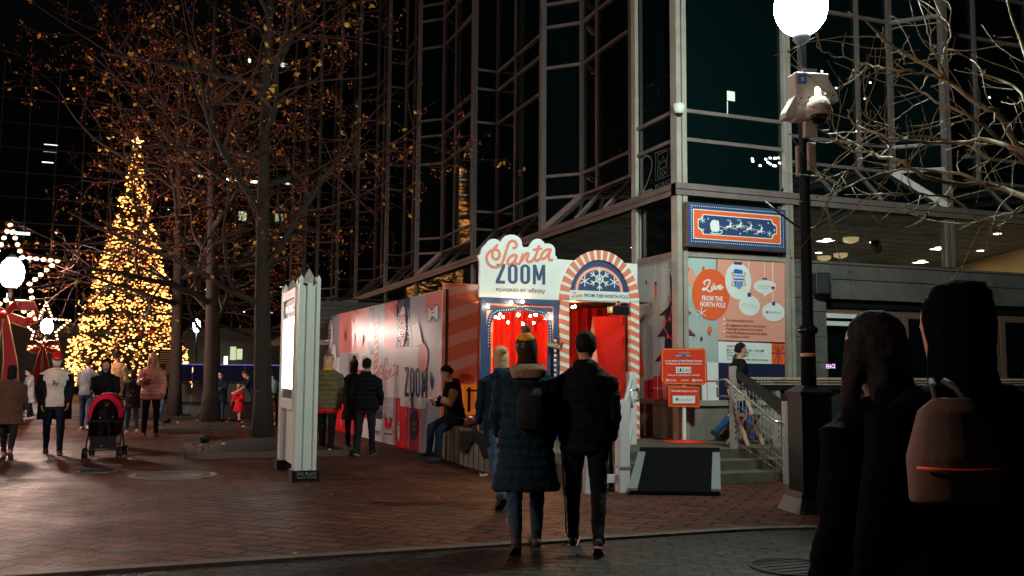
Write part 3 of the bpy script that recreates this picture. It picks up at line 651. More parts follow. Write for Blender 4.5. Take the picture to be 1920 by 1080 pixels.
# board with real thickness: front, back and rim
g = MB(); pts = top+[Vector((xR, BY, 2.5)), Vector((fb(*c7(1180, 500)).x, BY, 2.5)), Vector((fb(*c7(1180, 500)).x, BY, 2.75)), Vector((xL+.05, BY, zb0)), Vector((xL+.05, BY, zb0+.4)), Vector((xL, BY, zb0+.4))]
pts = top+[Vector((xR, BY, 2.7)), Vector((xL+.03, BY, zb0)), Vector((xL+.03, BY, top[0].z-.1)), ]
fr = [Vector(p) for p in pts]; bk = [p+Vector((0, .06, 0)) for p in fr]; nn = len(fr)
g.poly(fr, 'white'); g.poly(bk[::-1], 'white')
for i in range(nn): j = (i+1) % nn; g.poly([fr[i], bk[i], bk[j], fr[j]], 'white')
world_child(g.build('header_board'), booth)
script_santa(A, 'coral', .048, 890.5, 430.2, 1/8.306*1.0)
A.k = .4
zoomtext(A, 'navy', *[c7(190, 0)[0], c7(548, 0)[0]], c7(0, 287)[1], c7(0, 430)[1], (.10, .09), 2.2)
A.text('POWERED BY', c7(192, 487), c7(408, 494), 6.6, 'text', .004); A.text('xfinity', c7(424, 494), c7(548, 500), 8.6, 'maroon', .004)
world_child(A.mb.build('lettering'), booth)
# arch
A = Art(fb, (0, -1, 0)); cen = fb(*c7(933, 478)); RO = (fb(*c7(1217, 480)).x-fb(*c7(649, 478)).x)/2; RI = RO-.165
cen = Vector(((fb(*c7(1217, 480)).x+fb(*c7(649, 478)).x)/2, BY, 2.72))
RZ = fb(*c7(933, 192)).z-cen.z
g = MB(); N = 40
outer = [cen+Vector((RO*math.cos(math.pi*i/N), 0, RZ*math.sin(math.pi*i/N))) for i in range(N+1)]
inner = [cen+Vector((RI*math.cos(math.pi*i/N), 0, (RZ-.165)*math.sin(math.pi*i/N))) for i in range(N+1)]
yo = Vector((0, -.05, 0))
K = 17*2
def ringpts(t0, t1, ra, rz_a, rb, rz_b):
    return [cen+Vector((ra*math.cos(t0), 0, rz_a*math.sin(t0))), cen+Vector((rb*math.cos(t0), 0, rz_b*math.sin(t0))), cen+Vector((rb*math.cos(t1), 0, rz_b*math.sin(t1))), cen+Vector((ra*math.cos(t1), 0, ra and rz_a*math.sin(t1)))]
for i in range(K):
    m = 'coral' if i % 2 else 'white'; t0 = math.pi*i/K; t1 = math.pi*(i+1)/K; tm = (t0+t1)/2
    if m == 'white': t0, t1 = tm-(t1-t0)*.36, tm+(t1-t0)*.36
    else: t0, t1 = t0-(t1-t0)*.14, t1+(t1-t0)*.14
    q = ringpts(t0, t1, RO, RZ, RI, RZ-.165)
    g.poly([p+yo for p in q], m); 
    g.poly([q[0]+yo, q[3]+yo, q[3], q[0]], m); g.poly([q[1]+yo, q[2]+yo, q[2], q[1]], m)
def candy_post(x0, x1, zb, zt, slope, name='candy_post'):
    g = MB(); y = BY-.05; g.box((x0, y, zb), (x1, BY+.05, zt), 'white')
    z = zb-.1; p = .155
    while z < zt:
        a = [(x0, z), (x1, z-slope), (x1, z-slope+p*.56), (x0, z+p*.56)]
        a = [(x, min(max(q, zb), zt)) for x, q in a]
        if a[0][1] < zt-.001 or a[1][1] < zt: 
            g.poly([(x, y-.003, q) for x, q in a], 'coral'); 
            g.poly([(x1+.002, y, a[1][1]), (x1+.002, BY+.05, a[1][1]), (x1+.002, BY+.05, a[2][1]), (x1+.002, y, a[2][1])], 'coral')
            g.poly([(x0-.002, y, a[0][1]), (x0-.002, BY+.05, a[0][1]), (x0-.002, BY+.05, a[3][1]), (x0-.002, y, a[3][1])], 'coral')
        z += p
    world_child(g.build(name), booth)
world_child(g.build('candy_arch'), booth)
candy_post(cen.x-RO, cen.x-RI, .4, cen.z, .05); candy_post(cen.x+RI, cen.x+RO, .4, cen.z, .07)
A.k = 3
zsp = fb(*c7(933, 486)).z
def half(rx, rz, m, zc=zsp): A.poly([Vector((cen.x+rx*math.cos(math.pi*i/40), BY, zc+rz*math.sin(math.pi*i/40))) for i in range(41)], m, False)
hz = RZ-.165-(zsp-cen.z)
half(RI, hz, 'navy'); A.up(); half(RI-.12, hz-.11, 'coral'); A.up(); half(RI-.145, hz-.135, 'white'); A.up(); half(RI-.16, hz-.15, 'coral'); A.up(); half(RI-.185, hz-.175, 'navy')
A.up(); zl = fb(*c7(933, 556)).z
A.poly([Vector((cen.x-RI, BY, zl)), Vector((cen.x+RI, BY, zl)), Vector((cen.x+RI, BY, zsp)), Vector((cen.x-RI, BY, zsp))], 'white', False); A.up()
A.flake(*c7(937, 398), .19, 'white', .022, 6, True); A.flake(*c7(830, 412), .09, 'white', .018); A.flake(*c7(1044, 421), .09, 'white', .018)
script_live(A, 'coral', .011, *c7(735, 492), *c7(812, 535)); A.text('FROM THE NORTH POLE', c7(826, 527), c7(1146, 540), 6.2, 'text', .012)
world_child(A.mb.build('arch_panel'), booth)
# window front: coral wall with ogee opening
g = MB(); wl, wr = fb(*c7(92, 0)).x, fb(*c7(645, 0)).x; cx = (wl+wr)/2+.0; zt = zb0-.004; yb = BY+.02
hw = (wr-wl)/2
og = [(1, .35), (1, .62), (.985, .72), (.94, .80), (.86, .865), (.74, .905), (.6, .92), (.45, .925), (.3, .935), (.18, .955), (.08, .985), (0, 1.03)]
zs = 1.55; zh = 1.02
def ogp(sc, dz=0, o=0): 
    R = [Vector((cx+hw*sc*x, yb+o, zs+(zh*z)+dz-.0)) for x, z in og]; L = [Vector((cx-hw*sc*x, yb+o, zs+(zh*z)+dz)) for x, z in og][::-1]
    return L[:-1]+R[::-1]
def band(inn, out, m): g.faces([p for pr_ in zip(inn, out) for p in pr_], [(2*i, 2*i+1, 2*i+3, 2*i+2) for i in range(len(inn)-1)], m)
def ogee(w_, d_): # left->right polyline
    L = [(-x, z) for x, z in og][:-1]; R = [(x, z) for x, z in og][::-1]
    return [Vector((cx+x*w_, yb, zs+z*zh+d_)) for x, z in L+R]
i1 = ogee(hw-.17, -.02); i2 = ogee(hw-.10, .055); i3 = [Vector((cx+max(-hw+.07, min(hw-.07, (p.x-cx)*1.25)), yb, zt-.22 if abs(p.x-cx) < hw-.2 else min(zt-.22, p.z+.3))) for p in i2]
band(i1, i2, 'navy'); 
out = [Vector((p.x, yb+.002, zt)) for p in i2]; band([p+Vector((0, .002, 0)) for p in i2], out, 'coral2')
g.box((wl, yb-.03, zt-.09), (wr, yb+.05, zt), 'navy'); g.box((wl+.1, yb-.012, zt-.13), (wr-.1, yb-.004, zt-.115), 'coral'); g.box((wl+.1, yb-.01, zt-.2), (wr-.1, yb+.02, zt-.135), 'navy')
g.box((wl, yb-.03, .4), (wl+.09, yb+.05, zt-.09), 'navy'); g.box((wr-.09, yb-.03, .4), (wr, yb+.05, zt-.09), 'navy')
for sx in (-1, 1): g.box((cx+sx*(hw-.13)-.05, yb, .4), (cx+sx*(hw-.13)+.05, yb+.03, zs+zh*.4), 'navy')
g.box((wl+.09, yb, .4), (wr-.09, yb+.04, 1.3), 'coral'); g.box((wl+.05, yb-.15, 1.28), (wr-.05, yb+.1, 1.33), 'navy')
world_child(g.build('window_front'), booth)
g = MB(); mid = [(a+b)/2 for a, b in zip(i1, i2)]; tot = []
for i in range(len(mid)-1):
    L = (mid[i+1]-mid[i]).length; k = max(1, round(L/.045))
    for j in range(k): tot.append(mid[i].lerp(mid[i+1], j/k))
for p in tot: g.ball(p+Vector((0, -.006, 0)), .011, 'white', nu=6, nv=4)
tag(world_child(g.build('pearl_trim'), booth), kind='stuff')
# interior: curtains
def curtain(a, b, z0, z1, amp, wl_, m='redcurtain', name='curtain'):
    a = Vector(a); b = Vector(b); d = b-a; L = d.length; d.normalize(); n = Vector((-d.y, d.x, 0)); k = int(L/.02); g = MB(); vs = []
    for i in range(k+1):
        t = i/k*L; o = amp*math.sin(2*math.pi*t/wl_+.7*math.sin(t*3))
        for z in (z0, (z0+z1)/2, z1): vs.append(a+d*t+n*o*(1.0 if z < z1 else .6)+Vector((0, 0, z)))
    g.faces(vs, [(3*i+r, 3*i+3+r, 3*i+4+r, 3*i+1+r) for i in range(k) for r in (0, 1)], m, True); world_child(g.build(name), booth)
curtain((4.95, 14.25, 0), (5.45, 15.85, 0), .4, 2.72, .03, .2); curtain((5.45, 15.8, 0), (8.1, 15.8, 0), .4, 2.72, .035, .22)
dl_, dr_ = cen.x-RI, cen.x+RI
curtain((dl_+.0, 14.25, 0), (dl_+.1, 15.8, 0), .4, 2.72, .02, .25)
g = MB()
pL = fb(*c7(985, 690)); pT = fb(*c7(968, 625))
g.poly([(dr_-.0, 14.3, .4), (pL.x+.38, 14.95, .4), (pT.x+.22, 14.95, 2.5), (dr_-.0, 14.3, 2.5)], 'redcurtain')
for k in range(6):
    z = .5+k*.38; g.poly([(dr_-.05, 14.30, z+.35), (dr_-.05, 14.30, z+.50), (pL.x+.42, 14.90, z+.05), (pL.x+.42, 14.90, z-.10)], 'signred')
world_child(g.build('side_panel'), booth)
g = MB(); g.poly([(pT.x+.2, 14.96, 2.5), (pT.x+.24, 14.96, 2.5), (pL.x+.36, 14.96, .42), (pT.x-.12, 14.98, .42)], 'coral2'); world_child(g.build('drape_edge'), booth)
g = MB(); g.poly([(4.97, 14.2, 2.73), (8.1, 14.2, 2.73), (8.1, 15.9, 2.73), (5.5, 15.9, 2.73)], 'brown'); world_child(g.build('roof'), booth)
g = MB(); g.box((5.5, 14.3, .4), (8.1, 15.8, .41), 'brown'); world_child(g.build('floor'), booth)
# speaker hanging in the doorway
sp = fb(*c7(1070, 628)); e = empty('hanging_speaker', sp+Vector((0, -.02, 0)), 0, 'black speaker hung at the top of the red booth doorway', 'speaker')
g = MB(); g.box((-.16, -.12, -.07), (.16, .1, .08), 'black'); g.build('cabinet', e, bevel=.02)
g = MB(); g.box((-.02, -.02, .08), (.02, .02, .17), 'steel'); g.build('bracket', e)
# string bulbs
bl = [(133, 597), (302, 570), (383, 560), (223, 653), (245, 672), (211, 681), (190, 674), (281, 712), (354, 657), (387, 722), (441, 664), (478, 655), (465, 715), (590, 677), (555, 684), (711, 698), (765, 596), (746, 600)]
st = empty('bulb_string', (6, 14.2, 2.6), 0, 'string of small glowing round bulbs draped across the booth window and doorway', 'string lights')
g = MB(); 
ws = [[0, 1, 2, 13, 15], [6, 5, 3, 4, 7, 8, 9, 10, 12, 14], ]
bp = []
for i, (x, y) in enumerate(bl):
    yy = BY-.10 if i in (0, 1, 2, 13) else BY+.55; q = onY(*c7(x, y), yy); bp.append(q)
    b = MB(); b.ball((0, 0, 0), .028 if i in (0, 1, 2, 8, 11, 13) else .02, 'bulbf' if i in (0, 1, 2, 13) else 'bulb', nu=8, nv=6); o = b.build('bulb'); o.location = q; world_child(o, st)
for wv in ws:
    for i in range(len(wv)-1):
        a, b = bp[wv[i]], bp[wv[i+1]]; m_ = (a+b)/2-Vector((0, 0, .03)); g.tube([a+Vector((0, 0, .03)), m_, b+Vector((0, 0, .03))], .006, 'black', 5)
world_child(g.build('cord'), st)
# small Santa sign on a striped pole
e = empty('santa_pointer_sign', onY(1040, 700, 14.05), 0, 'small arrow board lettered Santa on a thin striped pole at the booth window', 'sign')
p = onY(1041, 651, 14.05); g = MB(); zz = .4
while zz < p.z+.12:
    g.lathe((p.x, 14.05, zz), [(.022, 0), (.022, .045)], 'white', 8); g.lathe((p.x, 14.05, zz+.045), [(.0222, 0), (.0222, .035)], 'black', 8); zz += .08
world_child(g.build('pole'), e)
A = Art(lambda x, y: onY(x, y, 14.02), (0, -1, 0)); g = MB()
q = [onY(x, y, 14.02) for x, y in (c7(555, 845), c7(640, 866), c7(685, 850), c7(668, 910), c7(560, 886))]
g.poly(q, 'maroon'); g.poly([v+Vector((0, .02, 0)) for v in q][::-1], 'maroon')
for i in range(5): g.poly([q[i], q[(i+1) % 5], q[(i+1) % 5]+Vector((0, .02, 0)), q[i]+Vector((0, .02, 0))], 'maroon')
world_child(g.build('arrow_board'), e)
A.up(); A.text('SANTA', c7(563, 878), c7(655, 900), 7, mat('lime_letter', (.6, .65, .2), .5), .02); world_child(A.mb.build('lettering'), e)
# ---------------------------------------------------------------- striped panel and hoarding
A = Art(lambda x, y: onY(x, y, 15.8), (0, -1, 0)); g = A.mb
pa = A.P(831, 530); pb = A.P(903, 533)
M['pan1'] = mat('panel_coral', (.86, .27, .14), .5, noise=.05, nscale=2); M['pan2'] = mat('panel_pale', (.90, .52, .40), .5, noise=.05, nscale=2)  # both colours lightened to make up for weak light on the panel
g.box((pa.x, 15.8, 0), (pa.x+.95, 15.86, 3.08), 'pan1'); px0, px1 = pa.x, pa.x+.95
for k in range(-1, 8):
    z = .05+k*.46; o = A.off(); w_ = .2
    pts = [(px0, z), (px1, z+.34), (px1, z+.34+w_), (px0, z+w_)]; pts = [(x, min(max(q, 0), 3.08)) for x, q in pts]
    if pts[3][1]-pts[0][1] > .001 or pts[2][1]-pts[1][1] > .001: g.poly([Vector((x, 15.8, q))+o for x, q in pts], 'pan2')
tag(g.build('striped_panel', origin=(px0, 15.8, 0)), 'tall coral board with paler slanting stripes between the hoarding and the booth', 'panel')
HA = Vector((4.8, 15.79, 0)); HB = Vector((4.42, 24.3, 0)); hd = (HB-HA).normalized(); hn = Vector((-hd.y, hd.x, 0)); hn = hn if hn.x < 0 else -hn
def onH(x, y): d = ray(x, y); t = (HA-O).dot(hn)/d.dot(hn); return O+d*t
hoard = empty('printed_hoarding', HA, 0, 'long printed hoarding of holiday patchwork pictures leading back from the booth', 'hoarding')
HT = 2.97
M['gl'] = None
def gloss(name, col): return mat(name, col, .22, spec=.55, noise=.03, nscale=3)
for k, c in dict(h_white=(.78, .77, .80), h_red=(.70, .035, .07), h_pink=(.82, .22, .22), h_grey=(.30, .30, .38), h_navy=(.035, .05, .13), h_lg=(.50, .51, .58), h_red2=(.80, .015, .03), h_sal=(.85, .30, .27)).items(): M[k] = gloss(k, c)
g = MB(); v = [HA, HB]; 
g.poly([HA, HB, HB+Vector((0, 0, HT)), HA+Vector((0, 0, HT))], 'h_white'); bk = -hn*.06
g.poly([HA+bk, HB+bk, HB+bk+Vector((0, 0, HT)), HA+bk+Vector((0, 0, HT))], 'brown'); 
for a, b in ((HA+Vector((0, 0, HT)), HB+Vector((0, 0, HT))), ): g.poly([a, b, b+bk, a+bk], 'brown')
for q in (HA, HB): g.poly([q, q+bk, q+bk+Vector((0, 0, HT)), q+Vector((0, 0, HT))], 'brown')
world_child(g.build('board'), hoard)
A = Art(onH, hn)
def c2(x, y): return (620+x/3.6, 560+y/3.6)
def Q(x0, x1, y0l, y1l, m, y0r=None, y1r=None):
    # patch between two upright lines; y given at left, right edge follows the board's perspective when omitted
    P0 = onH(*c2(x0, y0l)); P1 = onH(*c2(x0, y1l)); E = onH(*c2(x1, 500)); o = A.off()
    z0, z1 = min(P0.z, HT), max(P1.z, 0.0)
    A.mb.poly([Vector((P0.x, P0.y, z0))+o, Vector((E.x, E.y, z0))+o, Vector((E.x, E.y, z1))+o, Vector((P0.x, P0.y, z1))+o], m)
Q(-25, 62, -40, 400, 'h_grey'); Q(62, 262, 60, 370, 'h_sal'); Q(262, 300, 60, 380, 'h_grey'); Q(300, 365, 30, 340, 'h_lg'); Q(365, 452, 30, 345, 'h_pink'); Q(452, 538, -10, 330, 'h_navy'); Q(538, 640, -10, 330, 'h_lg'); Q(640, 756, -30, 130, 'h_pink'); Q(640, 756, 100, 380, 'h_lg')
Q(62, 190, 372, 520, 'h_lg'); Q(120, 190, 372, 640, 'h_grey'); Q(190, 262, 355, 480, 'h_white'); Q(190, 262, 480, 800, 'h_red2'); Q(30, 120, 700, 1000, 'h_red2'); Q(120, 190, 640, 1000, 'h_red')
Q(310, 355, 660, 810, 'h_navy'); Q(355, 440, 660, 980, 'h_lg'); Q(440, 530, 660, 1010, 'h_red2'); Q(530, 610, 735, 1040, 'h_red'); Q(610, 756, 690, 1060, 'h_grey')
A.up(); Q(325, 476, 345, 658, 'h_white'); Q(478, 650, 390, 725, 'h_white'); Q(270, 355, 812, 975, 'h_white'); Q(300, 318, 140, 700, 'h_sal')
A.up()
for k in range(13):
    y = 150+k*42; x0_, x1_ = 300, 318
    A.poly([c2(x0_, y), c2(x1_, y-22), c2(x1_, y-4), c2(x0_, y+18)], 'h_white')
script_santa(A, 'h_red', .026, *c2(300, 335), .0375, .105)
zoomtext(A, 'h_navy', c2(500, 0)[0], c2(655, 0)[0], c2(0, 462)[1], c2(0, 662)[1], (.16, .1), 2.5)
for k in range(4): A.flake(*c2(283+k*16, 893+k*4), .09, 'h_navy', .022, 5)
for k in range(3): A.flake(*c2(200+k*22, 400-k*4), .06, 'h_red', .015, 5)
# hanging ornaments
A.stroke([c2(494, 8), c2(494, 60)], .02, 'h_white', False); A.disc(*c2(494, 185), .19, .42, 'h_pink', 30); A.up()
for y in (120, 160, 205, 240): A.rect(*c2(472, y), *c2(518, y+8), 'h_navy')
A.poly([c2(484, 60), c2(506, 56), c2(512, 100), c2(478, 105)], 'h_white')
A.poly([c2(475, 262), c2(516, 262), c2(494, 285)], 'h_white')
A.stroke([c2(515, 728), c2(515, 775)], .015, 'h_white', False); A.rect(*c2(511, 775), *c2(519, 800), 'h_white'); A.stroke([c2(569, 740), c2(569, 780)], .012, 'h_navy', False)
A.disc(*c2(568, 850), .22, .28, 'h_navy', 30); A.poly([c2(545, 890), c2(592, 885), c2(568, 945)], 'h_navy'); A.rect(*c2(563, 778), *c2(575, 800), 'h_navy')
A.text('SEASONS', c2(549, 846), c2(590, 850), 2.6, 'h_pink', .03); A.text('GREETS', c2(551, 880), c2(588, 884), 2.6, 'h_pink', .03)
A.disc(*c2(466, 895), .10, .20, 'h_lg', 24); A.rect(*c2(461, 842), *c2(471, 856), 'h_navy')
for k in range(9): A.disc(*c2(466, 690+k*16), .008, .012, 'h_white', 6)
# sleigh
A.poly([c2(372, 775), c2(378, 800), c2(392, 828), c2(404, 850), c2(408, 800), c2(417, 808), c2(414, 850), c2(405, 880), c2(385, 885), c2(372, 862)], 'h_red2')
A.stroke([c2(368, 772), c2(374, 790), c2(371, 860)], .02, 'h_navy'); A.stroke([c2(366, 908), c2(400, 914), c2(420, 912), c2(424, 880), c2(418, 865)], .02, 'h_navy'); A.stroke([c2(403, 852), c2(406, 812), c2(416, 806)], .02, 'h_navy')
A.text('HAPPY HOLIDAYS', c2(370, 722), c2(428, 728), 2.4, 'h_white', .03)
A.poly([c2(662, 50), c2(690, 75), c2(730, 38), c2(732, 150), c2(697, 120), c2(665, 155)], 'h_white'); A.stroke([c2(668, 45), c2(690, 78), c2(728, 40), c2(735, 100), c2(725, 150), c2(697, 122), c2(668, 155), c2(662, 95), c2(668, 45)], .018, 'h_navy')
A.stroke([c2(690, 95), c2(705, 93)], .02, 'h_navy', False)
A.disc(*c2(628, 400), .30, .28, 'h_sal', 30); A.poly([c2(556, 180), c2(600, 160), c2(628, 300), c2(570, 330)], 'h_white'); A.poly([c2(680, 480), c2(700, 560), c2(690, 620), c2(676, 560)], 'h_navy')
A.poly([c2(400, 60), c2(450, 40), c2(450, 120), c2(430, 110)], 'h_red'); A.diamond(*c2(152, 135), .14, .12, 'h_red2'); A.stroke([c2(160, 110), c2(172, 85), c2(195, 95), c2(170, 105)], .03, 'h_red')
for x, y, hh in ((4, 245, .40), (26, 390, .32)): A.disc(*c2(x, y), .3, hh, 'h_white', 30)
A.up()
for y in (210, 235, 260): A.rect(*c2(-3, y), *c2(10, y+14), 'h_grey')
A.poly([c2(70, 840), c2(84, 840), c2(80, 880), c2(72, 880)], 'h_red'); A.stroke([c2(77, 800), c2(77, 850)], .03, 'h_white', False)
for k in range(3): A.diamond(*c2(105+k*55, 250+13*k), .14, .16, 'h_red'); 
tag(world_child(A.mb.build('patchwork_print'), hoard))
# ================================================================ street furniture
M['treebulb'] = emis('tree_bulb', (1, .42, .10), 5); M['treebulb2'] = emis('tree_bulb_deep', (1, .30, .05), 3); M['starbulb'] = emis('star_bulb', (1, .52, .22), 4)
LX, LY = 6.85, 8.56
lamp = empty('street_lamp', (LX, LY, 0), 0, 'tall black street lamp post with square pedestal and glaring white globe', 'street lamp')
def cy(mb, p, q, r, m, n=16): mb.tube([p, q], r, m, n)
rzp = math.radians(-12)
g = MB(); 
def sq(mb, hw0, hw1, z0, z1, m, rz=rzp):
    vs = []
    for hw, z in ((hw0, z0), (hw1, z1)):
        for a, b in ((-1, -1), (1, -1), (1, 1), (-1, 1)):
            x, y = a*hw, b*hw; vs.append((x*math.cos(rz)-y*math.sin(rz), x*math.sin(rz)+y*math.cos(rz), z))
    mb.faces(vs, [(0, 3, 2, 1), (4, 5, 6, 7), (0, 1, 5, 4), (1, 2, 6, 5), (2, 3, 7, 6), (3, 0, 4, 7)], m)
sq(g, .27, .20, 0, .22, M['galv'] if False else 'black'); sq(g, .175, .175, .22, 1.27, 'black'); sq(g, .20, .20, 1.27, 1.31, 'black'); sq(g, .19, .10, 1.31, 1.38, 'black')
g.build('pedestal', lamp)
g = MB(); sq(g, .275, .205, .0, .2, mat('base_plate', (.12, .14, .16), .3, .5)); g.build('base_skirt', lamp)
g = MB(); g.lathe((0, 0, 0), [(.085, 1.36), (.078, 1.95), (.11, 1.97), (.11, 2.02), (.065, 2.06), (.055, 4.3), (.05, 5.3), (.10, 5.36), (.10, 5.44)], 'black', 20); g.build('pole', lamp)
g = MB(); g.lathe((0, 0, 0), [(.083, 1.70), (.087, 1.70), (.087, 1.74), (.083, 1.74)], 'coral2', 20); g.build('band', lamp)
g = MB(); g.ball((0, 0, 5.74), .30, 'lampglass', sz=1.12, nu=24, nv=16); g.build('globe', lamp)
g = MB(); g.lathe((0, 0, 0), [(.16, 6.05), (.1, 6.12), (.02, 6.2)], 'black', 16); g.build('finial', lamp)
for s_ in (-1, 1):
    g = MB(); g.tube([(0, 0, 3.12), (s_*.12, 0, 3.17), (s_*.55, 0, 3.42)], .012, 'black', 6); g.tube([(0, 0, 3.44), (s_*.06, 0, 3.44)], .03, 'black', 6); g.build('banner_arm', lamp)
# camera box on the pole
cb = empty('camera_box', (LX-.03, LY-.14, 4.62), math.radians(12)*-1, 'off white surveillance box with dome camera strapped high on the lamp post', 'camera')
M['camw'] = mat('camera_white', (.50, .42, .37), .45, noise=.05)
g = MB(); g.box((-.2, -.1, -.27), (.2, .1, .27), 'camw'); g.build('enclosure', cb, bevel=.012)
for s_ in (-1, 1):
    zo = -.22 if s_ < 0 else .0
    g = MB(); g.faces([(s_*.2, -.08, zo-.04), (s_*.32, -.08, zo-.04), (s_*.31, -.08, zo+.03), (s_*.2, -.08, zo+.22), (s_*.2, .08, zo-.04), (s_*.32, .08, zo-.04), (s_*.31, .08, zo+.03), (s_*.2, .08, zo+.22)], [(0,1,2,3), (7,6,5,4), (0,4,5,1), (1,5,6,2), (2,6,7,3)], 'camw'); g.build('side_wing', cb)
g = MB(); g.box((-.17, -.104, .13), (-.07, -.101, .24), 'blue'); g.box((-.14, -.106, .16), (-.10, -.1045, .21), 'h_lg'); g.build('badge', cb)
g = MB(); g.lathe((0, -.22, -.20), [(.13, -.06), (.135, 0), (.12, .08), (.08, .14), (.035, .17), (.03, .26)], 'camw', 20); k = g.build('camera_hood', cb)
g = MB(); g.ball((0, -.22, -.27), .095, 'glass', nu=16, nv=10); g.build('dome', k)
g = MB(); g.box((-.08, -.05, .27), (.08, .0, .33), 'steel'); g.build('bracket', cb); g = MB(); g.box((-.07, -.05, -.46), (.07, .02, -.28), 'camw'); g.build('bracket', cb)
for s_, z0, z1, w_ in ((-.09, 3.72, 4.08, .028), (.10, 3.8, 4.14, .06)):
    e = empty('radio_antenna', (LX-.05+s_, LY-.05, z0), 0, 'narrow white radio antenna on the left side of the lamp post' if s_ < 0 else 'wider rounded pink-white antenna panel on the right side of the lamp post', 'antenna')
    g = MB(); g.box((-w_, -.04, 0), (w_, .0, z1-z0), 'camw'); g.build('housing', e, bevel=.02); g = MB(); g.box((-.01, .0, .14), (.01, .06, .17), 'black'); g.build('bracket', e)
# ---------------------------------------------------------------- kiosk with lit display
ki = empty('directory_kiosk', (1.95, 13.75, 0), 0, 'white fluted double column directory kiosk with bright lit display', 'kiosk')
def kcol(x0, y0, w_, top):
    e = ki; g = MB(); g.box((x0-.04, y0-.04, 0), (x0+w_+.04, y0+w_+.04, .15), 'black'); b = world_child(g.build('plinth'), e)
    g = MB(); g.box((x0+.02, y0+.02, .15), (x0+w_-.02, y0+w_-.02, top-.1), 'kiosk')
    for cx_, cy_ in ((x0, y0), (x0+w_-.05, y0), (x0, y0+w_-.05), (x0+w_-.05, y0+w_-.05)):
        g.box((cx_, cy_, .15), (cx_+.05, cy_+.05, top), 'kiosk'); c_ = Vector((cx_+.025, cy_+.025, top+.06))
        for i in range(4):
            q = [(cx_, cy_), (cx_+.05, cy_), (cx_+.05, cy_+.05), (cx_, cy_+.05)]; a, b2 = q[i], q[(i+1) % 4]; g.poly([(*a, top), (*b2, top), c_], 'kiosk')
    m = w_/2
    for (ax_, ay_, bx_, by_) in ((x0+.11, y0+.0, x0+w_-.11, y0+.03), (x0+.0, y0+.11, x0+.03, y0+w_-.11)): g.box((ax_, ay_, .15), (bx_, by_, top-.06), 'kiosk')
    world_child(g.build('column'), e)
    g = MB(); cx_, cy_ = x0+m, y0+m; r = m-.04; zt = top+.16
    for i in range(4):
        q = [(cx_-r, cy_-r), (cx_+r, cy_-r), (cx_+r, cy_+r), (cx_-r, cy_+r)]; a, b2 = q[i], q[(i+1) % 4]; g.poly([(*a, top-.06), (*b2, top-.06), (cx_, cy_, zt)], 'galv')
    world_child(g.build('pyramid_cap'), e)
kcol(1.85, 13.0, .29, 2.78); kcol(1.85, 14.62, .29, 2.78)
g = MB(); X0, X1, Y0, Y1 = 1.835, 2.05, 13.30, 14.61
g.box((X0, Y0, .95), (X1, Y1, 1.1), 'kiosk'); g.box((X0, Y0, 2.55), (X1, Y1, 2.68), 'kiosk'); g.box((X0, Y0, 1.1), (X0+.03, Y0+.08, 2.55), 'kiosk'); g.box((X0, Y1-.08, 1.1), (X0+.03, Y1, 2.55), 'kiosk')
g.box((X0+.03, Y0, 1.1), (X1, Y1, 2.55), 'black'); world_child(g.build('cabinet'), ki)
g = MB(); x = X0+.024; g.poly([(x, Y0+.10, 1.24), (x, Y1-.10, 1.24), (x, Y1-.10, 2.28), (x, Y0+.10, 2.28)], 'screen'); world_child(g.build('lit_display'), ki)
A = Art(lambda x, y: onX(x, y, X0+.02), (-1, 0, 0)); A.text('PPG PLACE', (0, 0), (0, 0), 1, 'white') if False else None
A.text('PPG PLACE', Vector((x, Y1-.14, 2.36)), Vector((x, Y0+.14, 2.36)), .11, emis('sign_glow', (.9, 1, .95), 1.6), 0, px=False); world_child(A.mb.build('lettering'), ki)
A = Art(lambda x, y: onY(x, y, 12.955), (0, -1, 0)); A.text('PPG PLACE', Vector((1.88, 12.955, .085)), Vector((2.14, 12.955, .085)), .045, 'galv', px=False); A.text('MARKET SQUARE', Vector((1.88, 12.955, .045)), Vector((2.14, 12.955, .045)), .025, 'galv', px=False); world_child(A.mb.build('plinth_lettering'), ki)
g = MB(); g.box((1.93, 13.32, .15), (2.05, 14.60, .95), 'kiosk'); 
world_child(g.build('lower_panel'), ki)
# ---------------------------------------------------------------- red sign stand
sd = empty('sign_stand', (8.05, 13.16, .4), 0, 'red donation sign with five counter digits on a white post with round red base', 'sign')
SY = 13.16
g = MB(); g.lathe((8.07, SY, .4), [(.36, 0), (.36, .02), (.05, .035)], 'signred', 36); world_child(g.build('base'), sd)
g = MB(); g.box((8.05, SY+.02, .43), (8.10, SY+.06, 1.7), 'white'); world_child(g.build('post'), sd)
def signboard(c, nm, cut):
    pts = [onY(x, y, SY) for x, y in c]; g = MB()
    if cut:
        a, b, c_, d = pts; r = .05; o = [a+Vector((0, 0, -r)), a+Vector((r, 0, 0)), b+Vector((-r, 0, 0)), b+Vector((0, 0, -r)), c_+Vector((0, 0, r)), c_+Vector((-r, 0, 0)), d+Vector((r, 0, 0)), d+Vector((0, 0, r))]
    else: o = pts
    g.poly(o, 'signred'); g.poly([p+Vector((0, .02, 0)) for p in o][::-1], 'signred')
    for i in range(len(o)): j = (i+1) % len(o); g.poly([o[i], o[j], o[j]+Vector((0, .02, 0)), o[i]+Vector((0, .02, 0))], 'signred')
    b = world_child(g.build(nm), sd); cc = sum(o, Vector())/len(o); A = Art(lambda x, y: onY(x, y, SY), (0, -1, 0)); A.stroke([cc+(p-cc)*.95 for p in o+[o[0]]], .009, mat('sign_gold', (.85, .40, .12), .5), False, False); A.up(); return A
A = signboard([(1240, 653), (1324, 653), (1325, 722), (1240, 720)], 'upper_board', True)
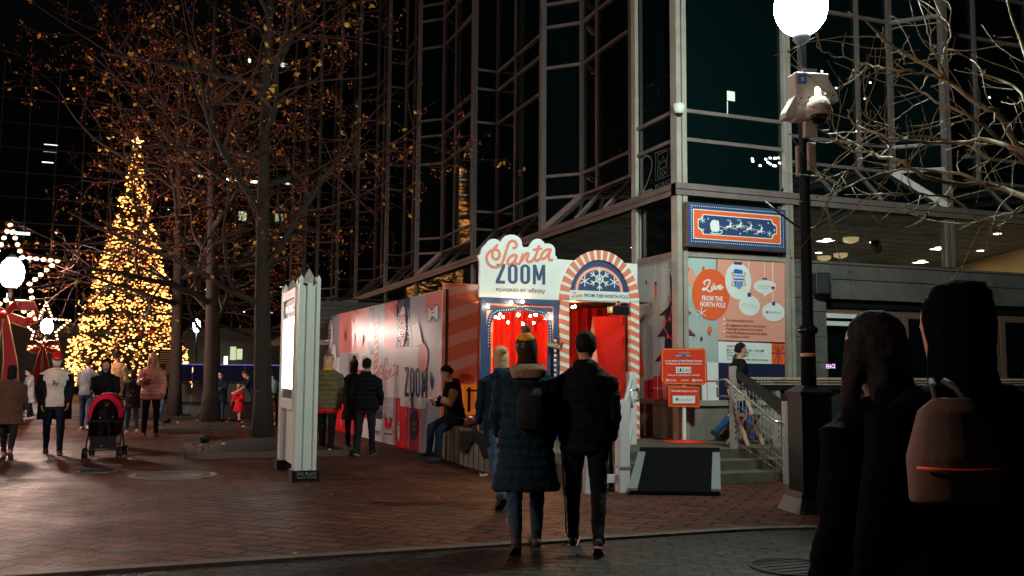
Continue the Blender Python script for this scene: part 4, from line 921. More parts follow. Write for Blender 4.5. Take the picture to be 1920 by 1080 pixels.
A.text('Nonprofit', (1272, 663), (1292, 663), 4, 'gold', .02); A.rect(1264, 665, 1297, 669, 'navy'); A.up(); A.disc(1281, 667, .045, .03, 'blue', 20); A.text('HOLIDAY', (1266, 668), (1277, 668), 2.2, 'white', .02); A.text('MARKET', (1286, 668), (1296, 668), 2.2, 'white', .02)
A.text('For each donation to Greater Pittsburgh Community', (1247, 678), (1316, 678), 3.4, 'white', .022); A.text('Food Bank, you will receive one photo with Santa.', (1248, 683), (1316, 683.5), 3.4, 'white', .022)
for k, d in enumerate('21240'):
    x = 1267.3+k*5.7; A.rect(x-.3, 688, x+5.0, 699.5, 'white')
A.up()
for k, d in enumerate('21240'):
    x = 1267.3+k*5.7; A.text(d, (x+.8, 697), (x+3.9, 697), 6.5, 'text', .02)
A.text('Thank you for supporting your community!', (1251, 704.5), (1312, 704.5), 3.4, 'white', .012, shear=.3)
for x, t in ((1248, 'PEOPLES'), (1272, 'COMMUNITY'), (1298, 'FOODBANK')): A.text(t, (x+4, 714.5), (x+19, 714.7), 3, 'white', .02)
A.poly([(1248, 714.5), (1250, 709), (1251.5, 714.5)], 'white'); A.poly([(1296, 715), (1299.5, 709.5), (1303, 715)], 'white')
world_child(A.mb.build('upper_print'), sd)
A = signboard([(1253, 724), (1312, 725), (1312, 764), (1253, 762)], 'lower_board', False)
A.text('This week brought to you by:', (1258, 734.5), (1307, 735), 4, 'white', .025); A.rect(1261, 742, 1303, 756, 'white'); A.up(); A.rect(1266.5, 746, 1271, 751, 'blue'); A.text('DollarBank', (1273, 751), (1298, 751.3), 3.4, 'grey'); world_child(A.mb.build('lower_print'), sd)
# ---------------------------------------------------------------- seat wall, seated stuff
g = MB(); g.box((4.74, 12.6, 0), (5.25, 15.72, .60), 'concrete')
for k in range(5): g.box((4.732, 12.6, .06+.11*k), (4.742, 15.72, .064+.11*k), 'black')
for k in range(12): g.box((4.731, 12.7+.25*k, 0), (4.741, 12.706+.25*k, .6), 'black')
tag(g.build('seat_wall', origin=(5, 14, 0)), 'low dark stone seat wall running from the striped panel towards the steps', 'wall')
g = MB(); vs = []; nx, ny = 14, 24
rnd = random.Random(11)
for i in range(nx):
    for j in range(ny):
        u = i/(nx-1); v = j/(ny-1); x = 4.69+u*.62; y = 13.0+v*1.55; z = .63+.03*math.sin(7*u+11*v)+.02*rnd.random()
        if u < .12: x = 4.69+.01*math.sin(20*v); z = .63-(.12-u)*3.2*(.8+.3*math.sin(9*v))
        vs.append((x, y, z))
g.faces(vs, [(i*ny+j, (i+1)*ny+j, (i+1)*ny+j+1, i*ny+j+1) for i in range(nx-1) for j in range(ny-1)], cloth('black_cloth', (.012, .012, .014)), True)
tag(g.build('cloth_cover', origin=(5, 14, .6)), 'crumpled black cloth spread over the seat wall beside the seated man', 'cloth')
g = MB(); q = Vector((4.86, 14.55, .70)); rnd = random.Random(4)
M['foil'] = mat('foil', (.75, .72, .74), .35, .6)
for k in range(26):
    a = q+Vector((rnd.uniform(-.1, .1), rnd.uniform(-.22, .22), rnd.uniform(0, .05))); g.poly([a+Vector((rnd.uniform(-.07, .07), rnd.uniform(-.07, .07), rnd.uniform(-.015, .05))) for _ in range(3)], 'foil')
tag(g.build('food_wrapper', origin=q), 'crumpled white and silver food wrapper lying on the black cloth', 'wrapper')
p = at(818, 866); g = MB(); g.lathe((0, 0, 0), [(.035, 0), (.042, .02), (.042, .24), (.03, .29), (.016, .32), (.016, .37)], 'black', 16); o = g.build('bottle'); o.location = p; tag(o, 'dark drink bottle standing on the ground beside the seated man', 'bottle')
g = MB(); g.lathe((0, 0, 0), [(.018, .37), (.018, .40)], 'blackmatte', 12); g.build('cap', o)
p = at(965, 925); g = MB(); rnd = random.Random(9)
for k in range(14): g.poly([Vector((rnd.uniform(-.08, .08), rnd.uniform(-.05, .05), rnd.uniform(.004, .05))) for _ in range(3)], 'offwhite')
o = g.build('paper_litter'); o.location = at(906, 893); tag(o, 'scrap of crumpled white paper on the paving behind the couple', 'litter')
# orange glowing window frame in the striped panel
wn = empty('glowing_hatch', onY(882, 750, 15.7), 0, 'small orange framed glowing hatch at the foot of the striped panel', 'hatch')
a = onY(868, 778, 15.72); b = onY(898, 721, 15.72); g = MB()
og2 = mat('orange_frame', (.8, .25, .04), .5, emit=(1, .28, .03), es=.25)
for (p0, p1) in (((a.x, a.z), (a.x+.05, b.z)), ((b.x-.05, a.z), (b.x, b.z)), ((a.x+.05, b.z-.05), (b.x-.05, b.z)), ((a.x+.05, a.z), (b.x-.05, a.z+.05))): g.box((p0[0], 15.7, p0[1]), (p1[0], 15.79, p1[1]), og2)
world_child(g.build('frame'), wn)
g = MB(); g.box((a.x+.05, 15.75, a.z+.05), (b.x-.05, 15.78, b.z-.05), emis('hatch_glow', (1, .22, .03), .2)); world_child(g.build('pane'), wn)
g = MB(); g.box((a.x+.09, 15.70, a.z+.05), (a.x+.13, 15.745, b.z-.05), 'black'); g.box((a.x+.05, 15.70, b.z-.12), (b.x-.05, 15.745, b.z-.09), 'black'); world_child(g.build('grille'), wn)
# ---------------------------------------------------------------- white ramp railing left of the black ramp
M['rail'] = mat('rail_white', (.60, .58, .60), .45, noise=.06)
fe = empty('ramp_railing', (5.6, 10.65, 0), 0, 'white picket railing with square posts beside the black ramp', 'railing')
def up_to(px, py, X_, Y_):  # height on an upright through (X,Y) seen at picture row py
    d = ray(px, py); return H+d.z*((X_*d.x+Y_*d.y)/(d.x*d.x+d.y*d.y))
g = MB(); g.box((5.56, 10.62, 0), (5.70, 10.76, 1.16), 'rail'); g.box((5.55, 10.61, .30), (5.71, 10.77, .33), 'galv'); world_child(g.build('post'), fe)
e1 = Vector((7.0, 13.0, 0)); s1 = Vector((5.66, 10.72, 0)); dv = (e1-s1)
g = MB()
def zf(t): return .0+.42*t
for t0, h0 in ((.0, .98), (.0, .22)): g.beam(s1+Vector((0, 0, h0)), e1+Vector((0, 0, h0+.42)), .05, .09, 'rail')
for k in range(1, 16):
    t = k/16; q = s1+dv*t; g.beam(q+Vector((0, 0, .2+zf(t))), q+Vector((0, 0, 1.06+zf(t))), .035, .035, 'rail')
world_child(g.build('picket_panel'), fe)
g = MB(); g.box((6.95, 12.95, .4), (7.07, 13.07, 1.52), 'rail'); world_child(g.build('post'), fe)
g = MB(); g.box((5.16, 10.68, .12), (5.56, 10.73, .22), 'rail'); g.box((5.16, 10.68, .94), (5.56, 10.73, 1.04), 'rail'); g.box((5.10, 10.66, 0), (5.18, 10.75, 1.12), 'rail'); world_child(g.build('cross_rail'), fe)
g = MB(); a = onY(1160, 752, 11.6); pts = [(1168, 752), (1181, 733), (1195, 730), (1198, 740), (1196, 750), (1190, 752)]
g.tube([onY(x, y, 12.2) for x, y in pts], .022, 'steel', 8); g.tube([onY(1185, 733, 12.2), onY(1185, 765, 12.2)], .02, 'rail', 8); world_child(g.build('handrail'), fe)
# thin stanchion in front
sc = at(1146, 918); st = empty('queue_post', sc, 0, 'slim black queue post on a round base in front of the white railing', 'post')
g = MB(); g.lathe((0, 0, 0), [(.17, 0), (.17, .015), (.04, .035)], 'black', 24); g.build('base', st); g = MB(); g.lathe((0, 0, 0), [(.028, .02), (.028, .96), (.035, .97), (.035, 1.0)], 'black', 12); g.build('pole', st)
sc = at(1130, 906); st = empty('queue_post', sc, 0, 'pinkish metal queue post just left of the black one', 'post')
g = MB(); g.lathe((0, 0, 0), [(.16, 0), (.16, .015), (.04, .035)], 'black', 24); g.build('base', st); g = MB(); g.lathe((0, 0, 0), [(.03, .02), (.03, .96), (.035, 1.0)], 'galv', 12); g.build('pole', st)
# ---------------------------------------------------------------- black ramp
rp = empty('portable_ramp', (6.6, 10.9, 0), 0, 'black portable ramp with grey side rails leaning up to the terrace edge', 'ramp')
A0, A1, B0, B1 = at(1180, 928), at(1349, 930), at(1200, 845, .41), at(1350, 846, .41)
g = MB(); t_ = Vector((0, 0, .05)); vs = [A0, A1, B1, B0, A0+t_, A1+t_, B1+t_, B0+t_]
g.faces(vs, [(0, 3, 2, 1), (4, 5, 6, 7), (0, 1, 5, 4), (1, 2, 6, 5), (2, 3, 7, 6), (3, 0, 4, 7)], mat('ramp_black', (.004, .004, .005), .95, spec=.05)); world_child(g.build('deck'), rp)
for P_, Q_, s_ in ((A0, B0, 1), (A1, B1, -1)):
    g = MB(); d = (Q_-P_)*.82; ii = ((A1-A0).normalized())*s_*.10; 
    vs = [P_-ii*.2, P_+ii, P_+d+ii, P_+d-ii*.0]; vs = [v+Vector((0, 0, .055)) for v in vs]; vs += [v+Vector((0, 0, .03)) for v in vs]
    g.faces(vs, [(0, 3, 2, 1), (4, 5, 6, 7), (0, 1, 5, 4), (1, 2, 6, 5), (2, 3, 7, 6), (3, 0, 4, 7)], mat('rail_grey', (.20, .22, .22), .5, .3)); world_child(g.build('side_rail'), rp)
# ---------------------------------------------------------------- terrace railing: perforated posts, mesh, tube handrail
tr = empty('terrace_railing', (8.1, 11.0, 0), 0, 'metal terrace railing with perforated posts, mesh infill and pale timber top rail', 'railing')
def perf(x, y, z0, z1, w_=.085):
    g = MB(); g.box((x-w_/2, y-w_/2, z0), (x+w_/2, y+w_/2, z1), 'galv'); p = world_child(g.build('perforated_post'), tr); g = MB(); z = z0+.15
    while z < z1-.3: g.poly([(x+.014*math.cos(a), y-w_/2-.002, z+.014*math.sin(a)) for a in [k*math.pi/4 for k in range(8)]], 'black'); z += .085
    o = world_child(g.build('bolt_holes'), tr); o.parent = p; o.matrix_parent_inverse = Matrix.Identity(4)
perf(8.2, 10.74, 0, 1.13); perf(8.1, 11.85, .4, 1.62); perf(8.95, 11.95, .4, 1.42); perf(10.3, 11.95, .4, 1.42); perf(11.7, 11.95, .4, 1.42); perf(13.1, 11.95, .4, 1.42)
g = MB(); g.tube([Vector((8.17, 11.86, 1.16)), Vector((7.86, 11.9, 1.17)), Vector((7.85, 11.9, 1.4)), Vector((7.97, 11.85, 1.42)), Vector((8.08, 10.85, .86)), Vector((8.17, 10.74, .82))], .02, 'steel', 10); world_child(g.build('handrail'), tr)
g = MB(); g.poly([(8.12, 11.80, 1.58), (8.20, 10.80, 1.12), (8.20, 10.80, .90), (8.12, 11.80, 1.45)], 'blackmatte'); g.poly([(8.15, 11.80, 1.58), (8.23, 10.80, 1.12), (8.23, 10.80, .90), (8.15, 11.80, 1.45)], 'blackmatte'); world_child(g.build('stringer_panel'), tr)
g = MB()
for k in range(14):
    t = k/13; a = Vector((8.11, 11.8, .45)).lerp(Vector((8.21, 10.82, .1)), t); g.tube([a, a+Vector((0, 0, .95-.05*t))], .003, 'galv', 4)
for k in range(9):
    g.tube([Vector((8.11, 11.8, .5+.11*k)), Vector((8.21, 10.82, .12+.10*k))], .003, 'galv', 4)
world_child(g.build('mesh_infill'), tr)
g = MB(); tw = mat('pale_timber', (.42, .33, .24), .5, noise=.2)
for k, z in enumerate((1.44, 1.40, 1.36)): g.box((8.4, 11.86+.02*k, z-.016), (16, 12.06, z+.016), tw)
world_child(g.build('top_rail'), tr)
g = MB(); g.box((8.3, 11.9, 1.26), (16, 12.02, 1.34), 'black'); world_child(g.build('under_rail'), tr)
g = MB(); g.box((8.95, 11.94, .5), (16, 11.97, 1.26), 'blackmatte'); world_child(g.build('solid_infill'), tr)
# folding chair behind the mesh
ch = empty('folding_chair', (8.75, 12.5, .4), math.radians(20), 'pale wooden folding chair behind the mesh railing', 'chair'); wd = mat('chair_wood', (.5, .36, .24), .5, noise=.2)
for s_ in (-1, 1):
    g = MB(); g.beam((s_*.2, -.2, 0), (s_*.2, .15, .86), .03, .045, wd); g.build('back_frame', ch); g = MB(); g.beam((s_*.17, .22, 0), (s_*.17, -.18, .47), .03, .045, wd); g.build('leg', ch)
g = MB(); g.box((-.2, -.2, .44), (.2, .18, .47), wd); g.build('seat', ch); g = MB(); g.box((-.2, .1, .68), (.2, .13, .84), wd, ); g.build('backrest', ch)
# small pink lettered tag glow by the doors
A = Art(lambda x, y: onY(x, y, YF-.1), (0, -1, 0)); A.text('PEACE', (1549, 691), (1566, 690), 8, emis('pink_neon', (.9, .45, 1), 1.2), .02); tag(A.mb.build('neon_word', origin=onY(1557, 688, YF-.1)), 'tiny violet glowing word beside the left door', 'sign')
# ---------------------------------------------------------------- manholes, bollards, grates
def flat(nm, lab, cat, p, r, grp=None, m='stonedark'):
    g = MB(); g.lathe((0, 0, 0), [(r, 0), (r, .012), (r*.9, .014), (r*.9, .010), (.01, .011)], m, 32, ); 
    for k in range(6): g.box((-r*.8, -r*.75+k*r*.28, .011), (r*.8, -r*.72+k*r*.28, .016), 'black')
    o = g.build(nm); o.location = p; tag(o, lab, cat, grp)
flat('manhole_cover', 'round manhole cover in the cobbled road near the front', 'manhole', at(1488, 1064, .006), .34, None, mat('iron', (.02, .018, .016), .8, .1, noise=.3, nscale=20))
flat('manhole_cover', 'pale round utility cover in the brick paving left of the kiosk', 'manhole', at(325, 892), .62, None, mat('cover_pale', (.13, .09, .07), .7, noise=.4, nscale=12, bump=.6))
flat('manhole_cover', 'small utility cover in the paving in front of the pushchair', 'manhole', at(182, 884), .28, None, 'stonedark')
for i, (x, y, l) in enumerate(((383, 838, 'short dark bollard light at the corner of the nearest tree pit'), (312, 800, 'short dark bollard light by the farther tree pit'))):
    g = MB(); g.lathe((0, 0, 0), [(.085, 0), (.085, .13), (.10, .14), (.10, .2), (.06, .24)], 'black', 16); o = g.build('bollard_light'); o.location = at(x, y); tag(o, l, 'bollard')
# ---------------------------------------------------------------- tree pits and trees
def pit(x0, y0, x1, y1, h, lab):
    e = empty('tree_pit', ((x0+x1)/2, (y0+y1)/2, 0), 0, lab, 'tree pit', 'tree pits along the square'); g = MB(); k = .14
    g.box((x0, y0, 0), (x1, y0+k, .09), 'kerb'); g.box((x0, y1-k, 0), (x1, y1, .09), 'kerb'); g.box((x0, y0+k, 0), (x0+k, y1-k, .09), 'kerb'); g.box((x1-k, y0+k, 0), (x1, y1-k, .09), 'kerb')
    world_child(g.build('kerb_frame'), e); g = MB(); n = 22; vs = []; rnd = random.Random(int(x0*10+y0))
    for i in range(n+1):
        for j in range(n+1):
            u = i/n; v = j/n; b = (math.sin(math.pi*u)*math.sin(math.pi*v))**.7; vs.append((x0+k+(x1-x0-2*k)*u, y0+k+(y1-y0-2*k)*v, .05+h*b+rnd.uniform(-.012, .012)))
    g.faces(vs, [(i*(n+1)+j, (i+1)*(n+1)+j, (i+1)*(n+1)+j+1, i*(n+1)+j+1) for i in range(n) for j in range(n)], 'soil', True)
    for k_ in range(26):
        i = rnd.randrange(len(vs)); c = Vector(vs[i])+Vector((0, 0, .015)); a = rnd.uniform(0, 6); 
        g.poly([c+Vector((math.cos(a+t)*.05, math.sin(a+t)*.03, .008*t)) for t in (0, 1.6, 3.1, 4.7)], rnd.choice(['leaf', 'leafy', 'leafr']))
    world_child(g.build('soil_mound'), e)
pit(.62, 16.75, 3.5, 19.5, .20, 'nearest stone edged tree pit with dark soil and fallen leaves'); pit(.15, 24.0, 3.0, 26.6, .2, 'second stone edged tree pit behind the nearest one'); pit(-1.0, 27.6, 1.9, 30.2, .18, 'third tree pit at the foot of the leftmost trunk')
def grow(mb, lv, p, d, L, r, depth, rnd, droop, spread, ends):
    n = max(3, int(L/.28)); pts = [p.copy()]; rr_ = [r]; kids = []
    for i in range(n):
        d = (d+Vector((rnd.gauss(0, .13), rnd.gauss(0, .13), rnd.gauss(0, .10)+droop))).normalized(); p = p+d*(L/n); pts.append(p.copy()); q = r*(1-.72*(i+1)/n); rr_.append(max(q, .0035))
        if depth > 0 and i >= 1 and rnd.random() < (.62 if depth > 1 else .75): kids.append((p.copy(), d.copy(), q, i/n))
    mb.tube(pts, rr_, 'twig' if r < .035 else 'bark', 6 if r > .04 else 4, True, False)
    if depth <= 1:
        for q in pts[1:]:
            if rnd.random() < .8: lv.append(q)
    for (q, dd, r_, t) in kids:
        side = Vector((rnd.gauss(0, 1), rnd.gauss(0, 1), rnd.gauss(.1, .5))); side = (side-dd*side.dot(dd)).normalized()
        grow(mb, lv, q, (dd*(1-spread)+side*spread).normalized(), L*rnd.uniform(.42, .68)*(1-.35*t), max(r_*.62, .004), depth-1, rnd, droop*.8, spread, ends)
def street_tree(base, rt, ht, seed, label, nleaf, zl=2.3, nl=9, LL=3.6, lean=(0, 0)):
    rnd = random.Random(seed); e = empty('street_tree', base, 0, label, 'tree', 'bare street trees in the square')
    g = MB(); pts = []; rad = []; n = 14
    for i in range(n+1):
        t = i/n; pts.append(Vector((.12*math.sin(3*t+seed)+lean[0]*t, .12*math.sin(2.3*t+seed*2)+lean[1]*t, ht*t-.1 if i == 0 else ht*t))); rad.append(rt*(1.35 if i == 0 else (1-.8*t)))
    g.tube(pts, rad, 'bark', 14); g.build('trunk', e)
    b = MB(); lv = []
    for k in range(nl):
        t = (zl+(ht*.85-zl)*(k/nl)**.9)/ht; i = int(t*n); q = pts[i].lerp(pts[min(i+1, n)], t*n-i); a = k*2.4+seed+rnd.uniform(-.3, .3)
        d = Vector((math.cos(a), math.sin(a), rnd.uniform(.25, .75))).normalized()
        grow(b, lv, q, d, LL*(1.15-.5*t)*rnd.uniform(.85, 1.15), rt*.42*(1.1-.6*t), 3, rnd, .012, .62, None)
    b.build('branches', e)
    lf = MB(); 
    for k in range(nleaf):
        q = rnd.choice(lv)+Vector((rnd.gauss(0, .05), rnd.gauss(0, .05), rnd.gauss(-.04, .04))); s = rnd.uniform(.018, .034) if rnd.random() < .93 else rnd.uniform(.045, .07)
        a = Vector((rnd.gauss(0, 1), rnd.gauss(0, 1), rnd.gauss(0, 1))).normalized()*s; c = a.cross(Vector((rnd.gauss(0, 1), rnd.gauss(0, 1), rnd.gauss(0, 1)))).normalized()*s*.6
        m = rnd.choices(['leaf', 'leafy', 'leafr', 'twig'], [3, 2 if s > .05 else .7, 4, 5])[0] if s < .05 else rnd.choices(['leaf', 'leafy'], [1, 2])[0]
        lf.poly([q-a, q+c, q+a, q-c], m)
    lf.build('leaves', e); return e
street_tree((2.0, 18.5, .15), .185, 11, 3, 'nearest bare street tree with thick straight trunk left of the kiosk', 5200, 2.6, 13, 4.0)
street_tree((1.28, 25.0, .15), .20, 11.5, 8, 'forked bare street tree in the second pit', 4200, 2.2, 12, 4.2)
street_tree((.5, 28.6, .12), .19, 12, 14, 'leftmost bare street tree trunk beside the big lit conifer', 4200, 2.4, 12, 4.6)
street_tree((-.6, 21.6, 3.2) if False else (1.9, 33.5, 0), .2, 12, 21, 'farthest bare street tree standing behind the other three', 3000, 2.4, 10, 4.4)
# bare tree leaning in from the right, trunk beyond the frame
rt = empty('bare_tree', (9.3, 5.6, 0), 0, 'bare pale barked tree whose branches reach in from the right edge', 'tree')
L_ = [([(2010, 420), (1935, 320), (1890, 245), (1866, 208), (1840, 200), (1775, 148), (1705, 105), (1665, 80), (1625, 42), (1590, 22)], .034, 8.4),
      ([(1935, 320), (1900, 280), (1855, 245), (1808, 215), (1755, 190), (1718, 163), (1680, 135)], .022, 8.2),
      ([(1767, 146), (1730, 140), (1700, 134), (1655, 128), (1622, 120), (1590, 110), (1560, 104), (1537, 92), (1528, 62)], .014, 8.3),
      ([(2010, 330), (1960, 300), (1900, 277), (1850, 262), (1800, 268), (1740, 268), (1690, 262), (1640, 250), (1600, 232), (1588, 205)], .026, 8.0),
      ([(2010, 420), (1960, 390), (1900, 360), (1850, 345), (1790, 345), (1735, 330), (1680, 300), (1640, 290), (1590, 278), (1560, 256), (1525, 236)], .030, 8.1),
      ([(1850, 345), (1780, 322), (1690, 318), (1630, 333), (1570, 362), (1540, 395)], .015, 8.0),
      ([(1860, 300), (1800, 268), (1720, 255), (1660, 270), (1600, 268), (1565, 262)], .012, 7.8), ([(1840, 420), (1790, 375), (1740, 365), (1690, 365), (1650, 372)], .012, 7.7),
      ([(1775, 148), (1760, 115), (1745, 78), (1735, 40), (1720, -10)], .012, 8.3), ([(1766, 140), (1770, 95), (1785, 60), (1760, 20), (1740, -20)], .011, 8.6),
      ([(1960, 300), (1930, 200), (1900, 160), (1850, 140), (1825, 115), (1790, 98)], .017, 8.8), ([(2010, 420), (1960, 250), (1930, 120), (1900, 40), (1880, -30)], .03, 9),
      ([(1640, 290), (1610, 300), (1580, 330), (1562, 352)], .008, 8), ([(1705, 262), (1660, 240), (1620, 215), (1605, 180)], .008, 7.9), ([(1630, 124), (1600, 150), (1565, 168), (1545, 176)], .007, 8.3),
      ([(1900, 360), (1870, 395), (1860, 430), (1850, 470)], .008, 7.7), ([(1960, 390), (1905, 400), (1850, 410), (1800, 430)], .008, 7.9)]
g = MB(); rnd = random.Random(77); lv = []
for k_, (pl, r, dd) in enumerate(L_):
    P = [atD(x, y, dd+.25*math.sin(i*1.3+k_)) for i, (x, y) in enumerate(pl)]; Q2 = []; E_ = [P[0]]+P+[P[-1]]
    for i in range(1, len(E_)-2):
        for t in (0, .25, .5, .75): Q2.append(.5*((2*E_[i])+(E_[i+1]-E_[i-1])*t+(2*E_[i-1]-5*E_[i]+4*E_[i+1]-E_[i+2])*t*t+(-E_[i-1]+3*E_[i]-3*E_[i+1]+E_[i+2])*t**3))
    Q2.append(P[-1]); Q2 = [q+Vector([rnd.gauss(0, .006) for _ in range(3)]) for q in Q2]; n = len(Q2)
    g.tube(Q2, [max(r*(1-.8*i/n), .004) for i in range(n)], 'barkpale', 7)
    for i in range(3, n-1):
        if rnd.random() < .42:
            d = (Q2[i+1]-Q2[i]).normalized(); s = Vector((rnd.gauss(0, 1), rnd.gauss(0, 1), rnd.gauss(0, 1))); s = (s-d*s.dot(d)).normalized()
            Lb = rnd.uniform(.25, .85); pp = Q2[i].copy(); dr = (d*.6+s*.6).normalized(); pts = [pp.copy()]
            for _ in range(7): dr = (dr+Vector([rnd.gauss(0, .14) for _ in range(3)])+Vector((0, 0, .02))).normalized(); pp += dr*Lb/7; pts.append(pp.copy())
            g.tube(pts, [.006-.0006*j for j in range(8)], 'barkpale', 4)
            for q in pts[3::2]: g.ball(q, .009, 'twig', nu=5, nv=3)
            if rnd.random() < .6:
                q = pts[3].copy(); dr = (dr+Vector([rnd.gauss(0, .6) for _ in range(3)])).normalized(); p2 = [q+dr*Lb*.14*j for j in range(4)]; g.tube(p2, [.004, .0035, .003, .0025], 'barkpale', 4)
world_child(g.build('branches'), rt)
g = MB(); a = atD(2010, 420, 8.3); b = Vector((9.3, 5.6, -.05)); g.tube([b, Vector((9.25, 5.6, 1.2)), Vector((9.1, 5.6, 2.4)), Vector((8.7, 5.7, 3.2)), a], [.2, .16, .13, .09, .05], 'barkpale', 12); g.tube([Vector((9.1, 5.6, 2.4)), atD(2010, 330, 8.2)], [.09, .04], 'barkpale', 10)
world_child(g.build('trunk'), rt)
# ================================================================ lit conifer, star lamps, far buildings
xc = atD(238, 700, 56); xc = Vector((xc.x, xc.y, 0)); xm = empty('christmas_tree', xc, 0, 'tall lit Christmas conifer covered in golden lights with a bright star', 'Christmas tree')
XH = 15.3; XB = .9; XRr = 3.6
def xr(z): t = (z-XB)/(XH-XB); return XRr*(1-t)**1.15+.10
rnd = random.Random(42)
g = MB(); g.tube([(0, 0, 0), (0, 0, 8), (0, 0, XH-.3)], [.3, .15, .04], 'bark', 10); g.build('trunk', xm)
g = MB()
for k in range(5200):
    t = 1-math.sqrt(rnd.random()); z = XB+(XH-XB)*t; R = xr(z); a = rnd.uniform(0, 6.283); r = R*rnd.uniform(.55, 1.0)*(1+.10*math.sin(a*7+z*3)); p = Vector((r*math.cos(a), r*math.sin(a), z-r*.12))
    d = Vector((math.cos(a), math.sin(a), rnd.uniform(-.5, .2))).normalized()*rnd.uniform(.22, .5); s = Vector((-math.sin(a), math.cos(a), rnd.uniform(-.4, .4)))*rnd.uniform(.08, .16)
    g.poly([p-s, p+d*.6, p+s, p-d*.2], 'needle')
tag(g.build('foliage', xm), kind='stuff')
def bulbat(rnd):
    while True:
        t = 1-math.sqrt(rnd.random()); z = XB+(XH-XB)*t
        a = rnd.uniform(0, 6.283); r = xr(z)*rnd.uniform(.86, 1.05)*(1+.08*math.sin(a*7+z*3))
        if rnd.random() > .25 and math.sin(z*5.2+a*1.0) < -.55: continue
        return Vector((r*math.cos(a), r*math.sin(a), z-r*.1))
me0 = None
for k in range(95):
    if me0 is None: g = MB(); g.ball((0, 0, 0), .075, 'treebulb', nu=6, nv=4); o = g.build('bulb', xm); me0 = o
    else: o = me0.copy(); C.objects.link(o); o.parent = xm
    o.location = bulbat(rnd)
g = MB(); 
for k in range(2700):
    q = bulbat(rnd); r = rnd.choice((.03, .04, .055)); g.ball(q, r, 'treebulb' if rnd.random() < .6 else 'treebulb2', sx=1.6, nu=5, nv=3)
tag(g.build('fairy_lights', xm), kind='stuff')
for k in range(40):
    c = rnd.choice(['red', 'blue', 'gold', 'red']); g = MB(); g.ball((0, 0, 0), .14, M[c], nu=8, nv=6); o = g.build('bauble', xm); o.location = bulbat(rnd)*1.0
g = MB(); zc = XH+.15
for k in range(10):
    a = math.pi*2*k/10+math.pi/2; b = a+math.pi*2/10; ra, rb = (.42, .18) if k % 2 == 0 else (.18, .42)
    for sy_ in (-.1, .1): g.poly([(ra*math.cos(a), 0, zc+ra*math.sin(a)), (rb*math.cos(b), 0, zc+rb*math.sin(b)), (0, sy_, zc)], 'starbulb')
g.build('star', xm)
M['ribbon'] = mat('ribbon_red', (.45, .015, .02), .45, noise=.1); M['ribgold'] = mat('ribbon_gold', (.75, .55, .25), .35, .3)
def star_lamp_at(xy, z, lab, m): return star_lamp(0, 0, 0, lab, m, gp=Vector((*xy, z)))
def star_lamp(px, py, dist, lab, m, sc=1.0, gp=None):
    gpos = gp or atD(px, py, dist); base = Vector((gpos.x, gpos.y, 0)); zg = gpos.z; rz = -YAW
    e = empty('star_lamp', base, rz, lab, 'street lamp', 'star decorated street lamps')
    g = MB(); g.lathe((0, 0, 0), [(.22, 0), (.22, .1), (.12, .3), (.08, .8), (.06, 1.0), (.055, zg-.4), (.1, zg-.36), (.1, zg-.3)], 'black', 16); g.build('post', e)
    g = MB(); g.ball((0, 0, zg), .27*sc, m, sz=1.35, nu=20, nv=14); g.build('globe', e)
    g = MB(); g.lathe((0, 0, 0), [(.15, zg+.36), (.06, zg+.44), (.01, zg+.52)], 'black', 12); g.build('finial', e)
    R = 1.22*sc; f = MB(); P = []
    for k in range(11):
        a = math.pi/2+math.pi*2*k/10; r = R if k % 2 == 0 else R*.46; P.append(Vector((r*math.cos(a), -.15, zg-.10+r*math.sin(a)*1.0)))
    f.tube(P, .018, 'black', 6, False); f.tube([(0, -.15, zg-.5), (0, -.15, zg-1.0)], .015, 'black', 5); f.build('star_frame', e)
    for i in range(10):
        for t in (.0, .2, .4, .6, .8):
            q = P[i].lerp(P[i+1], t); b = MB(); b.ball((0, 0, 0), .048, 'starbulb', sx=1.3, nu=6, nv=4); o = b.build('bulb', e); o.location = q+Vector((0, -.03, 0))
    zb = zg-1.0; g = MB()
    for s in (-1, 1):
        L = [Vector((0, -.2, zb)), Vector((s*.3, -.34, zb+.22)), Vector((s*.72, -.28, zb+.2)), Vector((s*.80, -.2, zb-.05)), Vector((s*.45, -.14, zb-.18)), Vector((0, -.2, zb-.02))]
        vs = []; 
        for q in L: vs += [q+Vector((0, -.0, .11)), q+Vector((0, .0, -.11))]
        g.faces(vs, [(2*i, 2*i+1, 2*i+3, 2*i+2) for i in range(len(L)-1)], 'ribbon', True)
        g.tube([q+Vector((0, -.01, .11)) for q in L], .014, 'ribgold', 5); g.tube([q+Vector((0, -.01, -.11)) for q in L], .014, 'ribgold', 5)
        T = [Vector((s*.03, -.24, zb)), Vector((s*.14, -.28, zb-.5)), Vector((s*.22, -.24, zb-1.1)), Vector((s*.25, -.26, zb-1.65))]; vs = []
        for i, q in enumerate(T): w_ = .06+.05*i; vs += [q+Vector((-w_, 0, 0)), q+Vector((w_, 0, 0))]
        g.faces(vs, [(2*i, 2*i+1, 2*i+3, 2*i+2) for i in range(3)], 'ribbon', True)
        g.tube([vs[2*i]+Vector((0, -.01, 0)) for i in range(4)], .014, 'ribgold', 5); g.tube([vs[2*i+1]+Vector((0, -.01, 0)) for i in range(4)], .014, 'ribgold', 5)
    g.ball((0, -.25, zb), .1, 'ribbon', nu=8, nv=6); g.build('bow', e)
    return e
star_lamp(22, 512, 22, 'nearest street lamp at the left edge with large lit star and red bow', 'lampwarm')
